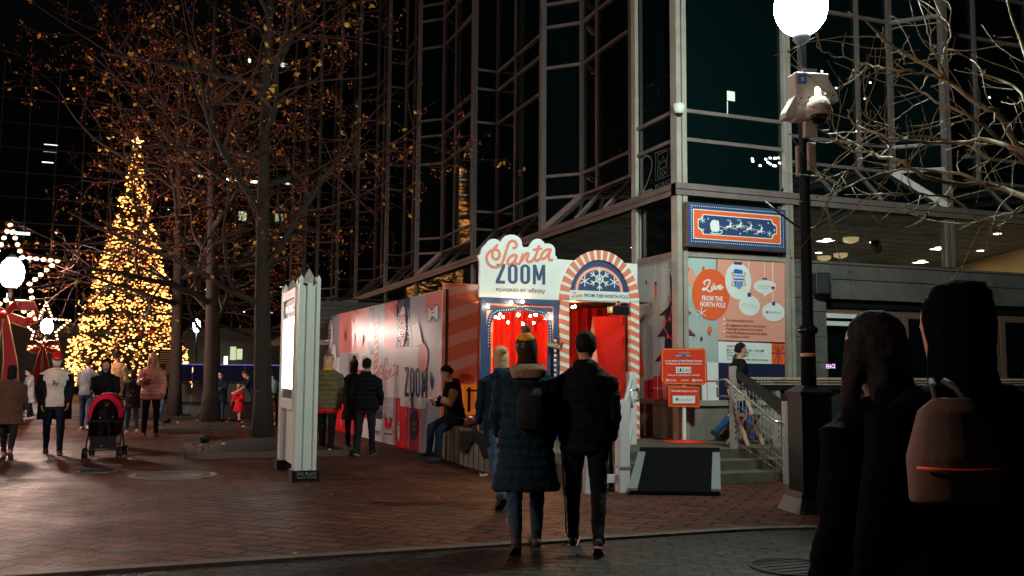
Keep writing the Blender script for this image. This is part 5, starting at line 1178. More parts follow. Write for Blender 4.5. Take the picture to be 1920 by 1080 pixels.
def plain_lamp(xy, zg, lab, m):
    e = empty('street_lamp', (*xy, 0), 0, lab, 'street lamp')
    g = MB(); g.lathe((0, 0, 0), [(.2, 0), (.2, .1), (.1, .3), (.06, 1.0), (.05, zg-.4), (.1, zg-.3)], 'black', 14); g.build('post', e)
    g = MB(); g.ball((0, 0, zg), .27, m, sz=1.2, nu=20, nv=14); g.build('globe', e)
    g = MB(); g.lathe((0, 0, 0), [(.15, zg+.3), (.06, zg+.4), (.01, zg+.5)], 'black', 12); g.build('finial', e)
plain_lamp((-5.4, 4.8), 4.3, 'plain street lamp beyond the left edge, nearest to the cobbled road', 'lampwarm3')
plain_lamp((-8.5, 14.0), 4.3, 'unseen street lamp added beyond the left edge to light the hoarding', 'lampadded')  # lamp out of view, added to brighten the hoarding
star_lamp(88, 612, 44, 'farther street lamp with smaller lit star and bow beside the conifer', 'lampwarm2', 1.0)
# lamp post between trees far away
e = empty('far_lamp', atD(363, 760, 50).xy.to_3d(), 0, 'distant slim lamp with a cool white head seen between the tree trunks', 'street lamp'); z = atD(363, 610, 50).z
g = MB(); g.tube([(0, 0, 0), (0, 0, z-.4)], .06, 'black', 8); g.build('post', e); g = MB(); g.ball((0, 0, z), .2, emis('cool_lamp', (.8, 1, 1), 40), sz=1.8, nu=10, nv=8); g.build('globe', e)
# far building across the square
fbd = empty('far_building', (-10, 82, 0), 0, 'dark glass office building across the square behind the conifer with lit shops below', 'building')
fy = 82
g = MB(); g.box((-80, fy, 5), (30, fy+.5, 26), 'glass'); world_child(g.build('glass_wall'), fbd)
g = MB(); M['dimalu'] = mat('dim_mullion', (.10, .10, .10), .5, .3)
for k in range(56): g.box((-80+k*2, fy-.1, 0), (-79.9+k*2, fy, 26), 'dimalu')
for k in range(11): g.box((-80, fy-.06, 5+k*2), (30, fy, 5.08+k*2), 'dimalu'); 
world_child(g.build('mullion_grid'), fbd)
shops = mat('far_shop', (.3, .25, .2), .6)
g = MB(); g.box((-80, fy+2, 0), (30, fy+2.2, 5), 'stonedark'); g.box((-80, fy+.0, 4.0), (30, fy+.3, 5), 'stonedark'); world_child(g.build('shop_wall'), fbd)
rnd = random.Random(12)
def lit(x0, y0, x1, y1, m, yy=fy-.12, nm='window'):
    a = onY(x0, y0, yy); b = onY(x1, y1, yy); g = MB(); g.box((a.x, yy-.02, b.z), (b.x, yy, a.z), m); world_child(g.build(nm), fbd)
wr = emis('far_warm', (1, .72, .38), 1.6); wg = emis('far_green', (.75, .85, .5), .8); wc = emis('far_cool', (.9, 1, .9), 2.6); wo = emis('far_orange', (1, .42, .12), 1.1)
for a in ((360, 689, 376, 698, wr), (396, 690, 412, 697, wr), (436, 690, 456, 706, wo), (398, 655, 410, 676, wg), (432, 650, 442, 675, wg), (444, 654, 454, 674, wg), (420, 668, 426, 700, wc), (344, 677, 352, 684, wc), (304, 660, 314, 700, wg),
          (526, 338, 557, 358, wc), (566, 336, 578, 340, wc), (372, 328, 384, 333, wc), (425, 334, 431, 340, wc), (440, 335, 446, 339, wc), (470, 338, 486, 344, wc), (523, 388, 553, 414, wg), (448, 396, 462, 414, wg),
          (83, 270, 108, 273, wc), (81, 284, 106, 286, wc), (79, 303, 100, 306, wc), (20, 434, 56, 441, wc), (464, 110, 470, 118, wc)): lit(*a[:4], a[4])
rows_ = rnd
for k in range(60):
    x = rnd.uniform(262, 640); y = rnd.uniform(330, 640); s = rnd.choice((1.0, 1.6)); 
    if k % 3: continue
    lit(x, y, x+s*2, y+s, rnd.choice((wc, wr)))
# tree reflections in the far glass, modelled as small glowing trees
def tree_reflection(px, py0, py1, dist, lab):
    b = atD(px, py1, dist); t = atD(px, py0, dist); base = Vector((b.x, b.y, 0)); e = empty('tree_reflection', base, 0, lab, 'Christmas tree', 'tree reflections in the distance'); hh = t.z; z0 = max(b.z, .3)
    g = MB(); g.tube([(0, 0, 0), (0, 0, hh-.1)], [.1, .03], 'bark', 6); g.build('trunk', e); g = MB(); rnd = random.Random(px)
    f = MB()
    for k in range(230):
        u = 1-math.sqrt(rnd.random()); z = z0+(hh-z0)*u; r = (hh-z0)*.28*(1-u)+.03; a = rnd.uniform(0, 6.28); p = Vector((r*math.cos(a), r*math.sin(a), z)); g.ball(p, .045, 'treebulb2', nu=5, nv=3)
        s = Vector((-math.sin(a), math.cos(a), .3))*.12; f.poly([p*1-s, p+s, p*1+Vector((0, 0, .25))], 'needle')
    tag(g.build('fairy_lights', e), kind='stuff'); f.build('foliage', e)
tree_reflection(336, 668, 708, 62, 'small golden tree reflection modelled as a lit tree right of the leftmost bare trunk')
tree_reflection(553, 430, 560, 66, 'slim golden tree reflection above and behind the kiosk') if False else None
# rink barrier and low planters across the square
M['rinkglow'] = mat('rink_glow', (.012, .011, .018), .7, spec=.1, emit=(.40, .34, .9), es=.010)
rk = empty('rink_barrier', (1, 47, 0), 0, 'low ice rink barrier with translucent violet lit panels', 'barrier')
g = MB(); pr = mat('rink_panel', (.30, .28, .30), .5, noise=.2)
for k in range(5): g.box((.6+k*1.2, 47, 0), (1.75+k*1.2, 47.08, .85), pr)
world_child(g.build('panel'), rk); g = MB()
for k in range(5): g.box((.6+k*1.2, 47.02, .95), (1.75+k*1.2, 47.05, 1.75), M['rinkglow'])
world_child(g.build('glazed_panel'), rk); g = MB(); g.box((.6, 46.98, .87), (6.55, 47.1, .93), 'black'); g.box((.6, 46.98, 1.75), (6.55, 47.1, 1.79), emis('blue_strip', (.16, .16, 1), .5)); world_child(g.build('top_rail'), rk)
# grey shed with horizontal siding behind the hoarding
sh = empty('market_shed', (6, 25.2, 0), 0, 'grey slatted market shed behind the far end of the hoarding', 'shed'); g = MB()
sid = mat('grey_siding', (.10, .10, .09), .7, noise=.2)
for k in range(8): g.box((3.6, 25.1+.01*(k % 2), 2.35+k*.13), (8.0, 25.3, 2.47+k*.13), sid)
g.box((3.6, 25.12, 0), (3.9, 25.3, 2.35), sid); world_child(g.build('siding'), sh)
g = MB(); g.box((3.85, 25.08, 2.2), (5.2, 25.2, 2.33), 'offwhite'); world_child(g.build('lintel'), sh); g = MB(); g.box((3.95, 25.15, 0), (5.1, 25.2, 2.2), 'stonedark'); world_child(g.build('door'), sh)
g = MB(); g.poly([(3.5, 25.0, 3.42), (8, 25.0, 3.42), (8, 28, 3.7), (3.5, 28, 3.7)], sid); world_child(g.build('roof'), sh)
# pale striped awning seen left of the kiosk
aw = empty('stall_awning', atD(512, 650, 33).xy.to_3d(), 0, 'pale sloping stall canopy partly behind the thick tree trunk', 'awning'); a = atD(497, 648, 33); b = atD(530, 628, 33)
g = MB(); g.poly([a, Vector((b.x+1, b.y, a.z)), Vector((b.x+1, b.y+.8, b.z+.3)), b], 'concrete'); world_child(g.build('canopy'), aw); g = MB(); g.tube([(b.x, b.y, 0), b], .04, 'black', 6); world_child(g.build('post'), aw)
# sandwich notice board near conifer
nb = empty('notice_board', atD(312, 760, 38).xy.to_3d(), -YAW, 'dark notice board with rows of small pale writing behind the blonde woman', 'board')
g = MB(); g.box((-.42, 0, 1.25), (.42, .05, 2.35), 'black'); g.build('board', nb); g = MB(); g.box((-.05, .05, 0), (.05, .1, 2.2), 'black'); g.build('post', nb); g = MB()
for k in range(11): g.box((-.36, -.004, 1.33+k*.09), (.36-.1*(k % 3), -.002, 1.36+k*.09), 'gold')
g.build('pale_lines', nb)
# ================================================================ people
def rotx(v, a): return Vector((v.x, v.y*math.cos(a)-v.z*math.sin(a), v.y*math.sin(a)+v.z*math.cos(a)))
TEX = {}
for k_, sz in (('cloth', .085), ('hair', .03)):
    t_ = bpy.data.textures.new(k_+'_creases', 'CLOUDS'); t_.noise_scale = sz; t_.noise_depth = 3; TEX[k_] = t_
def person(label, foot, face, Ht=1.75, legs=((8, 5), (-12, 12)), arms=((5, 8, 20), (5, 8, 20)), lean=2, head=(0, 0), top='c_black', toplen=.0, puff=0, pants='c_black', shoes='blackmatte', hair=None, haircol='hair_dark', hat=None, hood=False, mask=None, vox=.014, skin='skin', wide=1.0, seat=None, gloves=None, boots=None, skirt=None, bare=False, topm2=None, sleeve=1, zbase=0):
    """figure facing local +y; legs/arms are (swing forward, bend / swing, spread, bend) for left and right"""
    s = Ht/1.78; ln = math.radians(lean)
    e = empty('person', foot, math.atan2(-face[0], face[1]), label, 'person')
    W = wide
    def up(x, y, z):   # torso space: lean about the hips
        v = rotx(Vector((x, y, z-.93)), -ln); return Vector((v.x, v.y, v.z+.93))
    hipz = .93; J = {}
    low = 9
    for i, sx in enumerate((-1, 1)):
        a, k = [math.radians(q) for q in legs[i][:2]]; sp = math.radians(legs[i][2]) if len(legs[i]) > 2 else .03
        h = Vector((sx*.095, 0, hipz-.02)); kn = h+Vector((sx*math.sin(sp), math.sin(a), -math.cos(a)))*.43; an = kn+Vector((sx*math.sin(sp)*.3, math.sin(a-k), -math.cos(a-k)))*.41
        J[i] = (h, kn, an, a-k); low = min(low, an.z-.075)
    dz = -low if seat is None else seat/s-.83
    def Sx(v): return Vector((v.x*s, v.y*s, (v.z+dz)*s))
    def sec(c, rx, ry, d): return (Sx(c), rx*s, ry*s, d)
    b = MB(); SK = skin
    def torso(mb, m, g_, z0=.78, sc=1.0, flare=0, puffn=0):
        pr = [(.78, .125, .10, 0), (.84, .160, .115, 0), (.93, .170, .120, 0), (1.02, .155, .112, 0), (1.12, .150, .110, .005), (1.24, .170, .122, .01), (1.34, .185, .122, .01), (1.42, .175, .105, .0), (1.47, .12, .085, -.005), (1.50, .075, .07, -.01)]
        out = []
        for q in pr:
            if q[0] < z0: continue
            out.append(q)
        if z0 < .78:
            n = 5
            ex = [(z0+(.78-z0)*t/n, .165+flare*(1-t/n), .125+flare*(1-t/n), 0) for t in range(n)]; out = ex+[(.78, .17, .125, 0)]+out[1:]
        secs = []
        if puffn:
            fine = []; zs = np.linspace(out[0][0], out[-1][0], 46)
            for z in zs: fine.append((z,)+tuple(float(np.interp(z, [o[0] for o in out], [o[k] for o in out])) for k in (1, 2, 3)))
            out = fine
        for z, rx, ry, yo in out:
            w_ = abs(math.sin(math.pi*(z-out[0][0])/.085))*.016 if puffn else 0
            secs.append(sec(up(0, yo, z), (rx+g_+w_)*W, ry+g_+w_, up(0, 0, 2)-up(0, 0, 1)))
        mb.loft(secs, m, 20)
    torso(b, SK, -.008)
    # neck and head
    nd = (up(0, 0, 2)-up(0, 0, 1)); hp = math.radians(head[0]); ht = math.radians(head[1]); hc = up(0, .015, 1.585)
    b.loft([sec(up(0, -.012, 1.46), .065, .065, nd), sec(up(0, 0, 1.53), .056, .058, nd), sec(hc+Vector((0, 0, .0)), .056, .06, nd)], SK, 12)
    Rh = Matrix.Rotation(-hp-ln, 3, 'X'); Rt = Matrix.Rotation(ht, 3, 'Z'); Rh = Rt@Rh
    def hd(x, y, z): return hc+Rh@Vector((x*1.07, y*1.05, z*1.05))
    up_h = Rh@Vector((0, 0, 1))
    hs = [(-.035, .03, .03, .055), (-.02, .042, .05, .04), (.01, .056, .068, .022), (.04, .064, .082, .012), (.08, .071, .092, .004), (.12, .074, .096, 0), (.15, .070, .090, -.002), (.178, .055, .072, -.004), (.196, .03, .04, -.005), (.202, .008, .01, -.005)]
    b.loft([sec(hd(0, y, z), rx*1.07, ry*1.05, up_h) for z, rx, ry, y in hs], SK, 18)
    b.loft([sec(hd(0, .085, .085), .008, .010, Rh@Vector((0, 0, -1))), sec(hd(0, .105, .055), .014, .015, Rh@Vector((0, .2, -1))), sec(hd(0, .090, .042), .010, .008, Rh@Vector((0, 0, -1)))], SK, 8)
    for sx in (-1, 1):
        b.ball(Sx(hd(sx*.073, -.005, .075)), .022*s, SK, sx=.4, sy=.8, sz=1.3, nu=8, nv=6)
        b.ball(Sx(hd(sx*.030, .076, .098)), .020*s, SK, sx=1.2, sy=.5, sz=.45, nu=8, nv=6)
    b.ball(Sx(hd(0, .082, .012)), .017*s, SK, sx=1.3, sy=.6, sz=.6, nu=8, nv=6)
    # arms
    AJ = {}
    for i, sx in enumerate((-1, 1)):
        f, o, el = [math.radians(q) for q in arms[i][:3]]; inn = math.radians(arms[i][3]) if len(arms[i]) > 3 else .12
        sh_ = up(sx*.175*W, 0, 1.405); d1 = Vector((sx*math.sin(o), math.sin(f)*math.cos(o), -math.cos(f)*math.cos(o))); elb = sh_+d1*.285
        d2 = Vector((-sx*math.sin(inn), math.sin(f+el)*math.cos(inn), -math.cos(f+el)*math.cos(inn))); wr_ = elb+d2*.25; AJ[i] = (sh_, elb, wr_, d1, d2)
        b.loft([sec(sh_+Vector((-sx*.03, 0, .01)), .045, .05, d1), sec(sh_+d1*.04, .052, .055, d1), sec(sh_+d1*.15, .045, .047, d1), sec(elb, .038, .040, d1+d2), sec(elb+d2*.08, .038, .04, d2), sec(elb+d2*.18, .029, .03, d2), sec(wr_, .023, .027, d2)], SK, 12)
        # hand: palm, thumb and four curled fingers
        side = Vector((1, 0, 0)) if abs(d2.x) < .8 else Vector((0, 0, 1)); fr = d2.cross(side).normalized(); pal = Vector((-sx, 0, 0)); pal = (pal-d2*pal.dot(d2)).normalized(); across = d2.cross(pal).normalized()
        if across.dot(Vector((0, 1, 0))) < 0: across = -across
        GM = gloves or SK
        hm = b if not gloves else None
        tgt = b
        tgt.loft([(Sx(wr_), .020*s, .024*s, d2), (Sx(wr_+d2*.03), .036*s, .018*s, d2), (Sx(wr_+d2*.075), .042*s, .015*s, d2), (Sx(wr_+d2*.092), .036*s, .012*s, d2)], SK, 10, ax=across)
        for k_, (ofs, Lf) in enumerate(((.030, .064), (.010, .074), (-.010, .070), (-.029, .054))):
            q0 = wr_+d2*.082+across*ofs; c1 = (d2+pal*.35).normalized(); c2_ = (d2+pal*1.0).normalized(); q1 = q0+c1*Lf*.5; q2 = q1+c2_*Lf*.35; q3 = q2+(d2*.4+pal).normalized()*Lf*.28
            tgt.tube([Sx(q0), Sx(q1), Sx(q2), Sx(q3)], [.0095*s, .009*s, .008*s, .006*s], SK, 6)
        q0 = wr_+d2*.03+across*.03; q1 = q0+(across+d2*.5+pal*.3).normalized()*.035; q2 = q1+(d2+across*.2+pal*.4).normalized()*.03; tgt.tube([Sx(q0), Sx(q1), Sx(q2)], [.013*s, .011*s, .008*s], SK, 6)
    for i in (0, 1):
        h, kn, an, fa = J[i]; d1 = (kn-h).normalized(); d2 = (an-kn).normalized()
        b.loft([sec(h+Vector((0, 0, .02)), .08, .09, d1), sec(h, .088, .095, d1), sec(h+d1*.2, .072, .08, d1), sec(kn, .054, .058, d1+d2), sec(kn+d2*.12, .054, .062, d2), sec(kn+d2*.25, .040, .045, d2), sec(an, .034, .038, d2)], SK, 14)
    bo = b.build('body', e, remesh=min(vox, .012))
    # clothes
    P = MB()
    if pants:
        P.loft([sec(Vector((0, 0, 1.06)), .160*W, .128, (0, 0, 1)), sec(Vector((0, 0, 1.0)), .175*W, .135, (0, 0, 1)), sec(Vector((0, 0, .93)), .188*W, .140, (0, 0, 1)), sec(Vector((0, 0, .85)), .185*W, .135, (0, 0, 1)), sec(Vector((0, 0, .78)), .16*W, .115, (0, 0, 1))], pants, 18)
        for i in (0, 1):
            h, kn, an, fa = J[i]; d1 = (kn-h).normalized(); d2 = (an-kn).normalized(); ee = an-d2*(.02 if not boots else .1)
            P.loft([sec(h+Vector((0, 0, .05)), .095, .108, d1), sec(h+d1*.08, .094, .102, d1), sec(h+d1*.22, .083, .09, d1), sec(kn-d1*.05, .068, .073, d1), sec(kn, .066, .072, d1+d2), sec(kn+d2*.06, .064, .070, d2), sec(kn+d2*.2, .056, .062, d2), sec(kn+d2*.33, .050, .056, d2), sec(ee+d2*.03, .050, .060, d2)], pants, 16)
        P.build('trousers', e, remesh=vox)
    if skirt:
        K = MB(); K.loft([sec(Vector((0, 0, 1.03)), .15, .12, (0, 0, 1)), sec(Vector((0, 0, .9)), .2, .17, (0, 0, 1)), sec(Vector((0, 0, .62)), .27, .24, (0, 0, 1)), sec(Vector((0, 0, .6)), .25, .22, (0, 0, 1))], skirt, 20); K.build('skirt', e, remesh=vox)
    for i in (0, 1):
        h, kn, an, fa = J[i]; T = MB(); fa2 = max(min(fa, .4), -.9); fwd_ = Vector((0, math.cos(fa2*.9), math.sin(fa2*.9))); dn = Vector((0, math.sin(fa2*.9), -math.cos(fa2*.9)))
        if seat is not None: fwd_ = Vector((0, 1, 0)); dn = Vector((0, 0, -1))
        c = an+dn*.035
        T.loft([sec(c-fwd_*.085, .022, .022, fwd_), sec(c-fwd_*.07+dn*-.004, .036, .038, fwd_), sec(c-fwd_*.0, .040, .044, fwd_), sec(c+fwd_*.07+dn*.008, .046, .032, fwd_), sec(c+fwd_*.14+dn*.012, .048, .027, fwd_), sec(c+fwd_*.185+dn*.016, .034, .020, fwd_), sec(c+fwd_*.195+dn*.018, .015, .01, fwd_)], shoes, 14)
        d2 = (an-kn).normalized(); T.loft([sec(an-d2*(.06 if not boots else boots), .048 if not boots else .062, .052 if not boots else .066, d2), sec(an-d2*.05, .047, .052, d2), sec(an+dn*.01, .043, .05, d2), sec(an+dn*.03, .03, .04, d2)], shoes, 14)
        so = T.build('shoe' if not boots else 'boot', e, remesh=min(vox, .012))
        U = MB(); pts = [(-.09, .0), (-.085, .032), (.0, .038), (.09, .048), (.16, .046), (.195, .02), (.195, -.02), (.16, -.046), (.09, -.048), (0, -.038), (-.085, -.032)]
        q = [Sx(c+dn*.026+fwd_*x+Vector((y, 0, 0))) for x, y in pts]; q2 = [Sx(c+dn*.042+fwd_*x+Vector((y, 0, 0))) for x, y in pts]; n_ = len(pts)
        sm_ = 'blackmatte' if (shoes in ('blackmatte',) and not topm2) else 'solewhite'
        U.poly(q2, sm_); U.poly(q[::-1], sm_)
        for k_ in range(n_): U.poly([q[k_], q[(k_+1) % n_], q2[(k_+1) % n_], q2[k_]], sm_)
        U.build('sole', so)
    if top:
        K = MB(); torso(K, top, .028, .80-toplen, flare=.05 if toplen > .15 else .02, puffn=puff)
        for i, sx in enumerate((-1, 1)):
            sh_, elb, wr_, d1, d2 = AJ[i]; rr_ = [(sh_+Vector((-sx*.05, 0, .02)), .06, .07, d1), (sh_+d1*.0, .078, .082, d1), (sh_+d1*.1, .068, .072, d1), (sh_+d1*.2, .062, .066, d1), (elb, .060, .062, d1+d2), (elb+d2*.08, .056, .058, d2), (elb+d2*.16, .048, .052, d2), (wr_-d2*.01, .040, .043, d2)]
            if sleeve < 1: rr_ = rr_[:4]
            if puff:
                o2 = []
                for k_ in range(len(rr_)-1):
                    A_, B_ = rr_[k_], rr_[k_+1]
                    for t in (0, .5): o2.append((A_[0].lerp(B_[0], t), A_[1]*(1-t)+B_[1]*t+(.008 if t else -.003), A_[2]*(1-t)+B_[2]*t+(.008 if t else -.003), Vector(A_[3]).lerp(Vector(B_[3]), t)))
                rr_ = o2+[rr_[-1]]
            K.loft([sec(*q) for q in rr_], top, 14)
        if not hood or hood == 'down':
            K.loft([sec(up(0, -.005, 1.45), .095, .09, nd), sec(up(0, -.005, 1.515), .073, .075, nd)], top, 14)
        if hood == 'down': K.loft([sec(up(0, -.06, 1.40), .09, .04, nd), sec(up(0, -.085, 1.46), .115, .06, nd), sec(up(0, -.07, 1.53), .11, .06, nd), sec(up(0, -.05, 1.56), .08, .03, nd)], top, 14)
        K.build('jacket', e, remesh=vox)
    if hood is True:
        K = MB(); K.loft([sec(up(0, -.01, 1.43), .12, .1, nd), sec(hd(0, -.02, -.04), .095, .09, up_h), sec(hd(0, -.03, .06), .102, .105, up_h), sec(hd(0, -.03, .14), .098, .108, up_h), sec(hd(0, -.035, .2), .07, .08, up_h), sec(hd(0, -.04, .222), .02, .02, up_h)], topm2 or top, 18)
        ho = K.build('hood', e, remesh=vox)
    HC = haircol
    if hair:
        K = MB(); L = dict(short=.03, med=-.04, long=-.2)[hair]
        sc_ = [(.215, .012, .014, -.01), (.20, .045, .055, -.01), (.175, .070, .085, -.012), (.14, .082, .098, -.016), (.11, .082, .088, -.028), (.07, .080, .074, -.045)]
        sc_ = [(z, rx+.007 if rx > .05 else rx, ry, y) for z, rx, ry, y in sc_]
        if hair == 'short': sc_ += [(.035, .068, .05, -.055)]
        else:
            sc_ += [(.02, .082, .06, -.05), (-.04, .088, .055, -.05)]
            if hair == 'long': sc_ += [(-.12, .10, .05, -.055), (-.2, .09, .04, -.06), (-.24, .04, .02, -.06)]
            else: sc_ += [(-.07, .05, .03, -.05)]
        K.loft([sec(hd(0, y, z), rx, ry, up_h) for z, rx, ry, y in sc_], HC, 18)
        if hair == 'long':
            for sx in (-1, 1): K.loft([sec(hd(sx*.078, .0, .12), .016, .05, up_h), sec(hd(sx*.086, .02, .02), .022, .045, up_h), sec(hd(sx*.09, .045, -.08), .032, .035, up_h), sec(hd(sx*.085, .07, -.2), .022, .022, up_h), sec(hd(sx*.08, .075, -.24), .008, .008, up_h)], HC, 10)
        K.build('hair', e, remesh=min(vox, .012))
    if hat:
        K = MB(); kind_, m1, m2 = hat
        K.loft([sec(hd(0, -.006, .085), .084, .104, up_h), sec(hd(0, -.006, .13), .086, .106, up_h), sec(hd(0, -.01, .17), .080, .098, up_h), sec(hd(0, -.012, .203), .06, .074, up_h), sec(hd(0, -.015, .218), .03, .036, up_h)], m1, 20)
        ko = K.build('beanie', e, remesh=min(vox, .012)); K = MB()
        if kind_ in ('cuff', 'pom'): K.loft([sec(hd(0, -.004, .075), .088, .108, up_h), sec(hd(0, -.004, .095), .093, .113, up_h), sec(hd(0, -.004, .125), .092, .112, up_h), sec(hd(0, -.004, .135), .086, .106, up_h)], m2, 20); K.build('cuff', ko)
        if kind_ == 'pom': K = MB(); K.ball(Sx(hd(0, -.02, .245)), .042*s, m2, nu=10, nv=8); K.build('pompom', ko)
        if kind_ == 'cap': K.loft([sec(hd(0, .07, .10), .07, .006, Rh@Vector((0, 1, -.2))), sec(hd(0, .13, .095), .066, .006, Rh@Vector((0, 1, -.2))), sec(hd(0, .165, .085), .04, .005, Rh@Vector((0, 1, -.2)))], m2, 16); K.build('peak', ko)
    if mask:
        K = MB(); K.loft([sec(hd(0, .032, -.03), .035, .045, up_h), sec(hd(0, .030, .0), .058, .064, up_h), sec(hd(0, .028, .035), .069, .082, up_h), sec(hd(0, .030, .065), .072, .084, up_h)], mask, 18); K.build('face_mask', e)
    K = MB()
    for sx in (-1, 1): K.ball(Sx(hd(sx*.031, .0775, .088)), .0125*s, 'eye', sx=1.1, sy=.6, sz=.6, nu=8, nv=6)
    K.build('eyes', e)
    if not mask: K = MB(); K.ball(Sx(hd(0, .0905, .013)), .016*s, 'lip', sx=1.25, sy=.35, sz=.32, nu=8, nv=5); K.build('lips', e)
    for o in e.children:
        n_ = o.name.split('.')[0]
        if n_ in ('jacket', 'trousers', 'hair', 'hood', 'skirt'):
            d = o.modifiers.new('creases', 'DISPLACE'); d.texture = TEX['hair' if n_ == 'hair' else 'cloth']; d.strength = (.016 if n_ == 'hair' else .024)*min(1, s+.1); d.mid_level = .5; d.texture_coords = 'LOCAL'
    return e, dict(Sx=Sx, hd=hd, up=up, AJ=AJ, J=J, s=s, up_h=up_h, sec=sec, nd=nd)
for k, c in dict(c_black=(.006, .006, .007), c_navy=(.010, .016, .03), c_teal=(.007, .022, .036), c_dgrey=(.018, .018, .021), c_olive=(.12, .105, .05), c_tan=(.32, .18, .08), c_jean=(.02, .045, .09), c_jeanl=(.05, .09, .15), c_pink=(.55, .25, .20), c_grey=(.12, .13, .15), c_cream=(.62, .52, .46), c_red=(.55, .01, .015), c_lgrey=(.40, .42, .44), c_brown=(.09, .045, .03), c_aqua=(.25, .5, .5), c_blue=(.02, .07, .20), fur=(.30, .20, .13), hair_dark=(.012, .009, .008), hair_brown=(.035, .016, .009), hair_blond=(.50, .33, .17), c_white=(.7, .7, .7), c_yellow=(.65, .33, .03), c_purple=(.22, .12, .45), c_mask=(.45, .55, .65)).items():
    M[k] = cloth(k, c)
M['c_ink'] = mat('c_ink', (.0025, .0025, .003), .95, spec=.03, noise=.2)
M['eye'] = mat('eye', (.02, .015, .012), .2); M['lip'] = mat('lip', (.35, .10, .08), .5); M['solewhite'] = mat('sole_pale', (.62, .38, .34), .6)
M['knit'] = mat('knit_pattern', (.14, .11, .09), .9, noise=.8, nscale=30, bump=.8, bscale=60)
FW2 = Vector((math.sin(YAW), math.cos(YAW), 0)); RT2 = Vector((math.cos(YAW), -math.sin(YAW), 0))
def fdir(right, away): v = RT2*right+FW2*away; return (v.x, v.y)
away = fdir(0, 1); toward = (.04, -1.0)
# --- couple walking away in the middle
e, q = person('man in black jacket and striped track trousers walking away from the camera', at(1098, 1030), fdir(.12, 1), 1.86, ((14, 2), (-13, 16)), ((4, 9, 30), (-4, 10, 25)), 3, (4, 8), 'c_black', .02, 1, 'c_black', 'blackmatte', 'short', 'hair_dark', hood='down', vox=.009, wide=1.08, topm2='c_black')
h, kn, an, _ = q['J'][0]; K = MB(); Sx = q['Sx']
for j_, i in enumerate((0, )):
    h, kn, an, _ = q['J'][i]
    for k in range(3):
        # stripes down the outer seam, kept just proud of the cloth
        o = Vector((-.0 if i else 0, (k-1)*.022, 0)); sx = -1 if i == 0 else 1
        L = [h+Vector((sx*.104, -.03, 0)), h.lerp(kn, .5)+Vector((sx*.094, -.03, 0)), kn+Vector((sx*.074, -.03, 0)), kn.lerp(an, .5)+Vector((sx*.066, -.03, 0)), an+Vector((sx*.057, -.02, .03))]
        K.tube([Sx(p_+o) for p_ in L], .007, 'c_white', 6)
K.build('trouser_stripes', e)
e, q = person('woman in long dark teal coat, orange beanie and black boots walking away beside the man', at(985, 1032), fdir(-.1, 1), 1.82, ((-16, 14), (12, 3)), ((6, 9, 35), (0, 10, 25)), 3, (2, 10), 'c_teal', .30, 1, 'c_jean', 'blackmatte', 'med', 'hair_brown', ('pom', 'c_yellow', 'knit'), hood='down', vox=.009, boots=.22, wide=1.15)
K = MB(); K.loft([q['sec'](q['up'](0, -.14, 1.42), .13, .045, q['nd']), q['sec'](q['up'](0, -.15, 1.49), .16, .06, q['nd']), q['sec'](q['up'](0, -.12, 1.54), .14, .05, q['nd'])], 'fur', 16); K.build('fur_trim', e, remesh=.01)
bp_ = e; K = MB(); K.loft([q['sec'](q['up'](.02, -.19, 1.0), .11, .05, q['nd']), q['sec'](q['up'](.02, -.21, 1.1), .13, .075, q['nd']), q['sec'](q['up'](.02, -.20, 1.28), .12, .065, q['nd']), q['sec'](q['up'](.02, -.18, 1.34), .08, .03, q['nd'])], 'c_dgrey', 14)
o = K.build('backpack', None, remesh=.012); o.matrix_world = Matrix.Translation(e.location)@Matrix.Rotation(e.rotation_euler.z, 4, 'Z'); tag(o, 'small dark backpack worn by the woman in the teal coat', 'backpack')
e, q = person('blonde person in dark coat and pale jeans seen just beyond the woman in teal', at(938, 948), fdir(-.35, 1), 1.80, ((-18, 20), (16, 4)), ((5, 8, 30), (5, 8, 30)), 2, (3, 0), 'c_teal', .12, 0, 'c_jeanl', 'blackmatte', 'med', 'hair_blond', vox=.011, wide=1.1, hood='down')
K = MB(); K.ball(q['Sx'](q['hd'](0, -.10, .15)), .045, 'hair_blond', nu=12, nv=8); K.build('hair_bun', e)
# --- two very near dark figures at the right
def floorat(px, d): p = atD(px, 700, d); return Vector((p.x, p.y, 0))
person('dark silhouetted passer-by with long hair close to the camera right of the lamp post', floorat(1668, 2.95), fdir(-.55, 1), 1.69, ((12, 6), (-10, 12)), ((-4, 12, 30), (-8, 12, 30)), 3, (4, 0), 'c_ink', .2, 0, 'c_ink', 'blackmatte', 'long', 'hair_dark', hood='down', vox=.010, wide=1.12)
e, q = person('taller black hooded passer-by carrying a tan shoulder bag at the right edge', floorat(1815, 2.75), fdir(-.3, 1), 1.76, ((14, 6), (-12, 12)), ((-4, 14, 30), (-8, 14, 30)), 3, (2, 0), 'c_ink', .25, 0, 'c_ink', 'blackmatte', 'short', 'hair_dark', hood=True, vox=.010, wide=1.45)
bc = floorat(1785, 2.36)
bg_ = empty('shoulder_bag', bc+Vector((0, 0, 1.33)), -YAW, 'soft tan shoulder bag with orange piping hanging on the near dark figure', 'bag'); bg_.scale = (.82, .82, .82)
K = MB(); tanb = mat('bag_tan', (.14, .075, .055), .8, noise=.3)
K.loft([(Vector((0, 0, -.19)), .10, .03, (0, 0, 1)), (Vector((0, 0, -.175)), .145, .055, (0, 0, 1)), (Vector((0, 0, -.04)), .15, .07, (0, 0, 1)), (Vector((.0, 0, .10)), .11, .05, (0, 0, 1)), (Vector((0, 0, .14)), .06, .015, (0, 0, 1))], tanb, 20); K.build('bag_body', bg_, remesh=.008)
